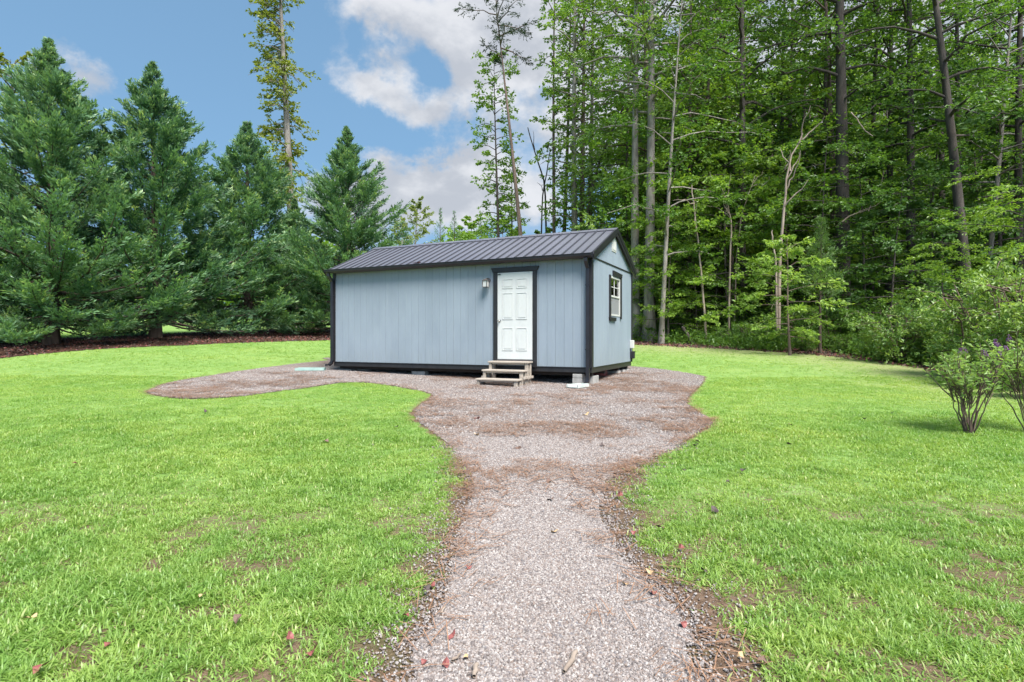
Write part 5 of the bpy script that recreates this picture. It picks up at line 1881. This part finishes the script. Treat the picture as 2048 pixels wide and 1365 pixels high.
M['leaf_dry_red'] = pm('leaf_dry_red', (0.17, 0.045, 0.045), (0.27, 0.085, 0.07), 0.6, 12)
M['leaf_dry_brown'] = pm('leaf_dry_brown', (0.10, 0.058, 0.043), (0.175, 0.105, 0.078), 0.7, 12)
M['leaf_dry_tan'] = pm('leaf_dry_tan', (0.42, 0.27, 0.13), (0.52, 0.36, 0.20), 0.7, 12)
M['leaf_dry_dark'] = pm('leaf_dry_dark', (0.045, 0.032, 0.03), (0.09, 0.06, 0.055), 0.7, 12)
lm = {k: litter_leaf(600 + i, k) for i, k in enumerate(['leaf_dry_red', 'leaf_dry_brown', 'leaf_dry_tan', 'leaf_dry_dark'])}
nn = 60000
X = np.concatenate([rs.uniform(-26, -4, nn), rs.uniform(4, 17, nn)])
Y = np.concatenate([rs.uniform(15, 40, nn), rs.uniform(9, 31, nn)])
dm = sdf(MULCH, X, Y)
dwd = sdf(WOOD, X, Y)
keep = ((dm < 0.15) & (rs.rand(2 * nn) < 0.30)) | ((dwd < 0.35) & (dwd > -2.5) & (rs.rand(2 * nn) < 0.6 * np.exp(-np.maximum(0, dwd) * 4)))
X, Y = X[keep], Y[keep]
print('litter', len(X))
scatter('leaf_litter', 'brown dead leaves over the mulch bed and wood edge', 'leaf litter', np.stack([X, Y, gz(X, Y) + 0.02], -1), np.stack([rs.normal(0, 0.4, len(X)), rs.normal(0, 0.4, len(X)), rs.uniform(0, 6.28, len(X))], -1),
        rs.uniform(0.05, 0.10, len(X)), rs.randint(0, 3, len(X)), [proto('litter_' + k, v) for k, v in lm.items() if 'tan' not in k])

# --- low green ground cover under the wood edge
gcv = []
for sd in (701, 702):
    rng = np.random.RandomState(sd)
    n_ = 46
    P_ = np.stack([rng.normal(0, 0.22, n_), rng.normal(0, 0.22, n_), np.abs(rng.normal(0.14, 0.10, n_))], -1)
    gcv.append(proto('cover_%d' % sd, leaves_mesh('cover', P_, rng.normal(0, 1, (n_, 3)), np.array([0, 0, 1.0]) + rng.normal(0, 0.4, (n_, 3)), rng.uniform(0.05, 0.10, n_), 0.6, rng.rand(n_), M['leaf_mid'])))
nn = 30000
X = rs.uniform(4, 40, nn)
Y = rs.uniform(8, 46, nn)
dwd = sdf(WOOD, X, Y)
keep = (dwd < -0.1) & (rs.rand(nn) < 0.62 * ss(0.35, 0.6, vnoise(X, Y, 0.5, 61))) & (X < 1.0 * Y)
X, Y = X[keep], Y[keep]
print('cover', len(X))
scatter('undergrowth', 'low green leafy undergrowth on the forest floor', 'undergrowth', np.stack([X, Y, gz(X, Y)], -1), np.stack([0 * X, 0 * X, rs.uniform(0, 6.28, len(X))], -1), rs.uniform(0.7, 1.7, len(X)), rs.randint(0, 2, len(X)), gcv)

# ================================================================== single fallen leaves and sticks one can point at
LV = [  # px, py, kind, size, label
    (652, 888, 'leaf_dry_brown', 0.085, 'curled brown leaf on the left lawn, largest there'),
    (412, 828, 'leaf_dry_dark', 0.08, 'dark dead leaf on the left lawn near the gravel tongue'),
    (150, 938, 'leaf_dry_red', 0.06, 'reddish leaf on the far left lawn'),
    (62, 1248, 'leaf_dry_tan', 0.06, 'pinkish tan leaf standing in the grass at lower left'),
    (405, 1207, 'leaf_dry_tan', 0.05, 'pinkish tan leaf in the grass at lower left centre'),
    (475, 1262, 'leaf_dry_brown', 0.06, 'brown leaf in the bare patch at lower left centre'),
    (218, 1303, 'leaf_dry_red', 0.05, 'small red leaf in grass near the lower left'),
    (80, 1358, 'leaf_dry_red', 0.07, 'red leaf at the bottom edge, lower left'),
    (580, 1300, 'leaf_dry_red', 0.05, 'red leaf in sparse grass near the bottom left of the path'),
    (625, 1320, 'leaf_dry_red', 0.06, 'dark red leaf below its neighbour in sparse grass'),
    (1108, 1070, 'leaf_dry_tan', 0.055, 'orange-tan leaf lying in the middle of the path'),
    (937, 1143, 'leaf_dry_red', 0.05, 'red leaf on the left part of the path'),
    (1300, 1156, 'leaf_dry_tan', 0.05, 'tan leaf at the right edge of the path'),
    (1250, 1176, 'leaf_dry_tan', 0.04, 'small orange leaf on the right part of the path'),
    (1308, 1195, 'leaf_dry_red', 0.055, 'red leaf on the right edge of the path below the tan one'),
    (1362, 1105, 'leaf_dry_red', 0.055, 'red leaf on the soil strip right of the path'),
    (1268, 1078, 'leaf_dry_red', 0.05, 'red leaf on the soil strip, upper right of the path'),
    (1366, 1260, 'leaf_dry_red', 0.055, 'red leaf at the lower right path edge'),
    (1408, 1152, 'leaf_dry_dark', 0.05, 'dark leaf standing in grass right of the path'),
    (905, 1280, 'leaf_dry_red', 0.055, 'red leaf at the lower left path edge'),
    (852, 1202, 'leaf_dry_dark', 0.06, 'dark red leaf on the soil strip left of the path'),
    (865, 1182, 'leaf_dry_red', 0.05, 'red leaf just above the dark one left of the path'),
    (812, 1250, 'leaf_dry_red', 0.05, 'dull red leaf in soil left of the path'),
    (892, 1337, 'leaf_dry_red', 0.05, 'red leaf near the bottom edge on the path'),
    (932, 1328, 'leaf_dry_tan', 0.04, 'cream leaf near the bottom edge on the path'),
    (850, 1335, 'leaf_dry_red', 0.045, 'small red leaf at the bottom left corner of the path'),
    (1240, 1004, 'leaf_dry_red', 0.07, 'crumpled red-brown leaf on the right soil strip'),
    (1102, 1005, 'leaf_dry_brown', 0.07, 'brown leaf at the narrow neck of the path'),
    (1150, 963, 'leaf_dry_dark', 0.07, 'dark leaf at the neck where the pad begins'),
    (1098, 968, 'leaf_dry_brown', 0.08, 'brown leaf left of the dark one at the path neck'),
    (1395, 888, 'leaf_dry_brown', 0.085, 'pale curled leaf on the right lawn by the gravel point'),
    (1392, 898, 'leaf_dry_dark', 0.07, 'dark leaf just below the pale curled one'),
    (1367, 952, 'leaf_dry_dark', 0.05, 'small dark leaf on the right lawn'),
    (1430, 1028, 'leaf_dry_dark', 0.08, 'dark leaf clump on the right lawn'),
    (1456, 974, 'leaf_dry_dark', 0.06, 'dark speck of leaf above the dark clump on the right lawn'),
    (1487, 952, 'leaf_dry_dark', 0.075, 'dark curled leaf farther right on the lawn'),
    (1580, 894, 'leaf_dry_brown', 0.07, 'pale brown leaf in the middle of the right lawn'),
    (1580, 856, 'leaf_dry_brown', 0.07, 'brownish leaf higher in the middle of the right lawn'),
    (1730, 845, 'leaf_dry_dark', 0.07, 'dark leaf left of the flowering bush'),
    (1785, 829, 'leaf_dry_dark', 0.05, 'tiny dark leaf left of the flowering bush, upper one'),
    (953, 873, 'leaf_dry_tan', 0.09, 'cream leaf on the needle-strewn pad'),
    (1172, 832, 'leaf_dry_tan', 0.10, 'pale leaf in the middle of the pad'),
    (955, 840, 'leaf_dry_red', 0.09, 'red-brown leaf on the left half of the pad'),
    (1036, 900, 'leaf_dry_brown', 0.09, 'brown leaf on the lower half of the pad'),
    (1205, 895, 'leaf_dry_dark', 0.08, 'dark leaf on the right half of the pad'),
    (1525, 1338, 'leaf_dry_brown', 0.06, 'pinkish leaf at the bottom edge right of the path'),
    (1480, 1335, 'leaf_dry_tan', 0.05, 'small tan leaf at the bottom right of the path'),
    (1322, 1072, 'leaf_dry_brown', 0.06, 'pinkish leaf at grass edge right of the path'),
    (793, 858, 'leaf_dry_dark', 0.06, 'dark leaf on the lawn left of the gravel bend'),
]
for i, (px, py, k, s, lab) in enumerate(LV):
    g = G(px, py)
    on_path = sdf(GRAVEL, [g[0]], [g[1]])[0] < 0
    o = link('fallen_leaf', lm[k], None, (g[0], g[1], float(gz(*g)) + (0.022 if on_path else 0.03 + 0.012 * (i % 3))), (random.uniform(-0.5, 0.5), random.uniform(-0.5, 0.5), random.uniform(0, 6.28)), (s * 0.85, s * 0.85, s * 0.85))
    tag(o, lab, 'leaf', 'fallen leaves')
for i, (a_, b2, r_, lab) in enumerate([((1150, 1316), (1128, 1358), 0.011, 'thick tan stick lying on the path at the bottom edge'), ((952, 1342), (946, 1366), 0.011, 'short tan stick at the bottom edge, left on the path'),
                                       ((905, 1335), (920, 1322), 0.006, 'thin tan twig on the lower left of the path'), ((888, 1225), (882, 1240), 0.006, 'short tan twig at the left edge of the path')]):
    A, B = G(*a_), G(*b2)
    u = np.linspace(0, 1, 6)
    P_ = np.stack([A[0] + (B[0] - A[0]) * u, A[1] + (B[1] - A[1]) * u, gz(A[0], A[1]) + 0.024 + 0 * u], -1)
    base = P_[0].copy()
    P_ = P_ - base
    P_[:, :2] += np.random.RandomState(i).normal(0, 0.003, (6, 2))
    o = MB().tube(P_, r_ * np.array([0.8, 1, 1, 0.95, 0.9, 0.6]), 7).build('fallen_stick', M['deadwood'], None, True, loc=tuple(base))
    tag(o, lab, 'stick', 'sticks on the path')
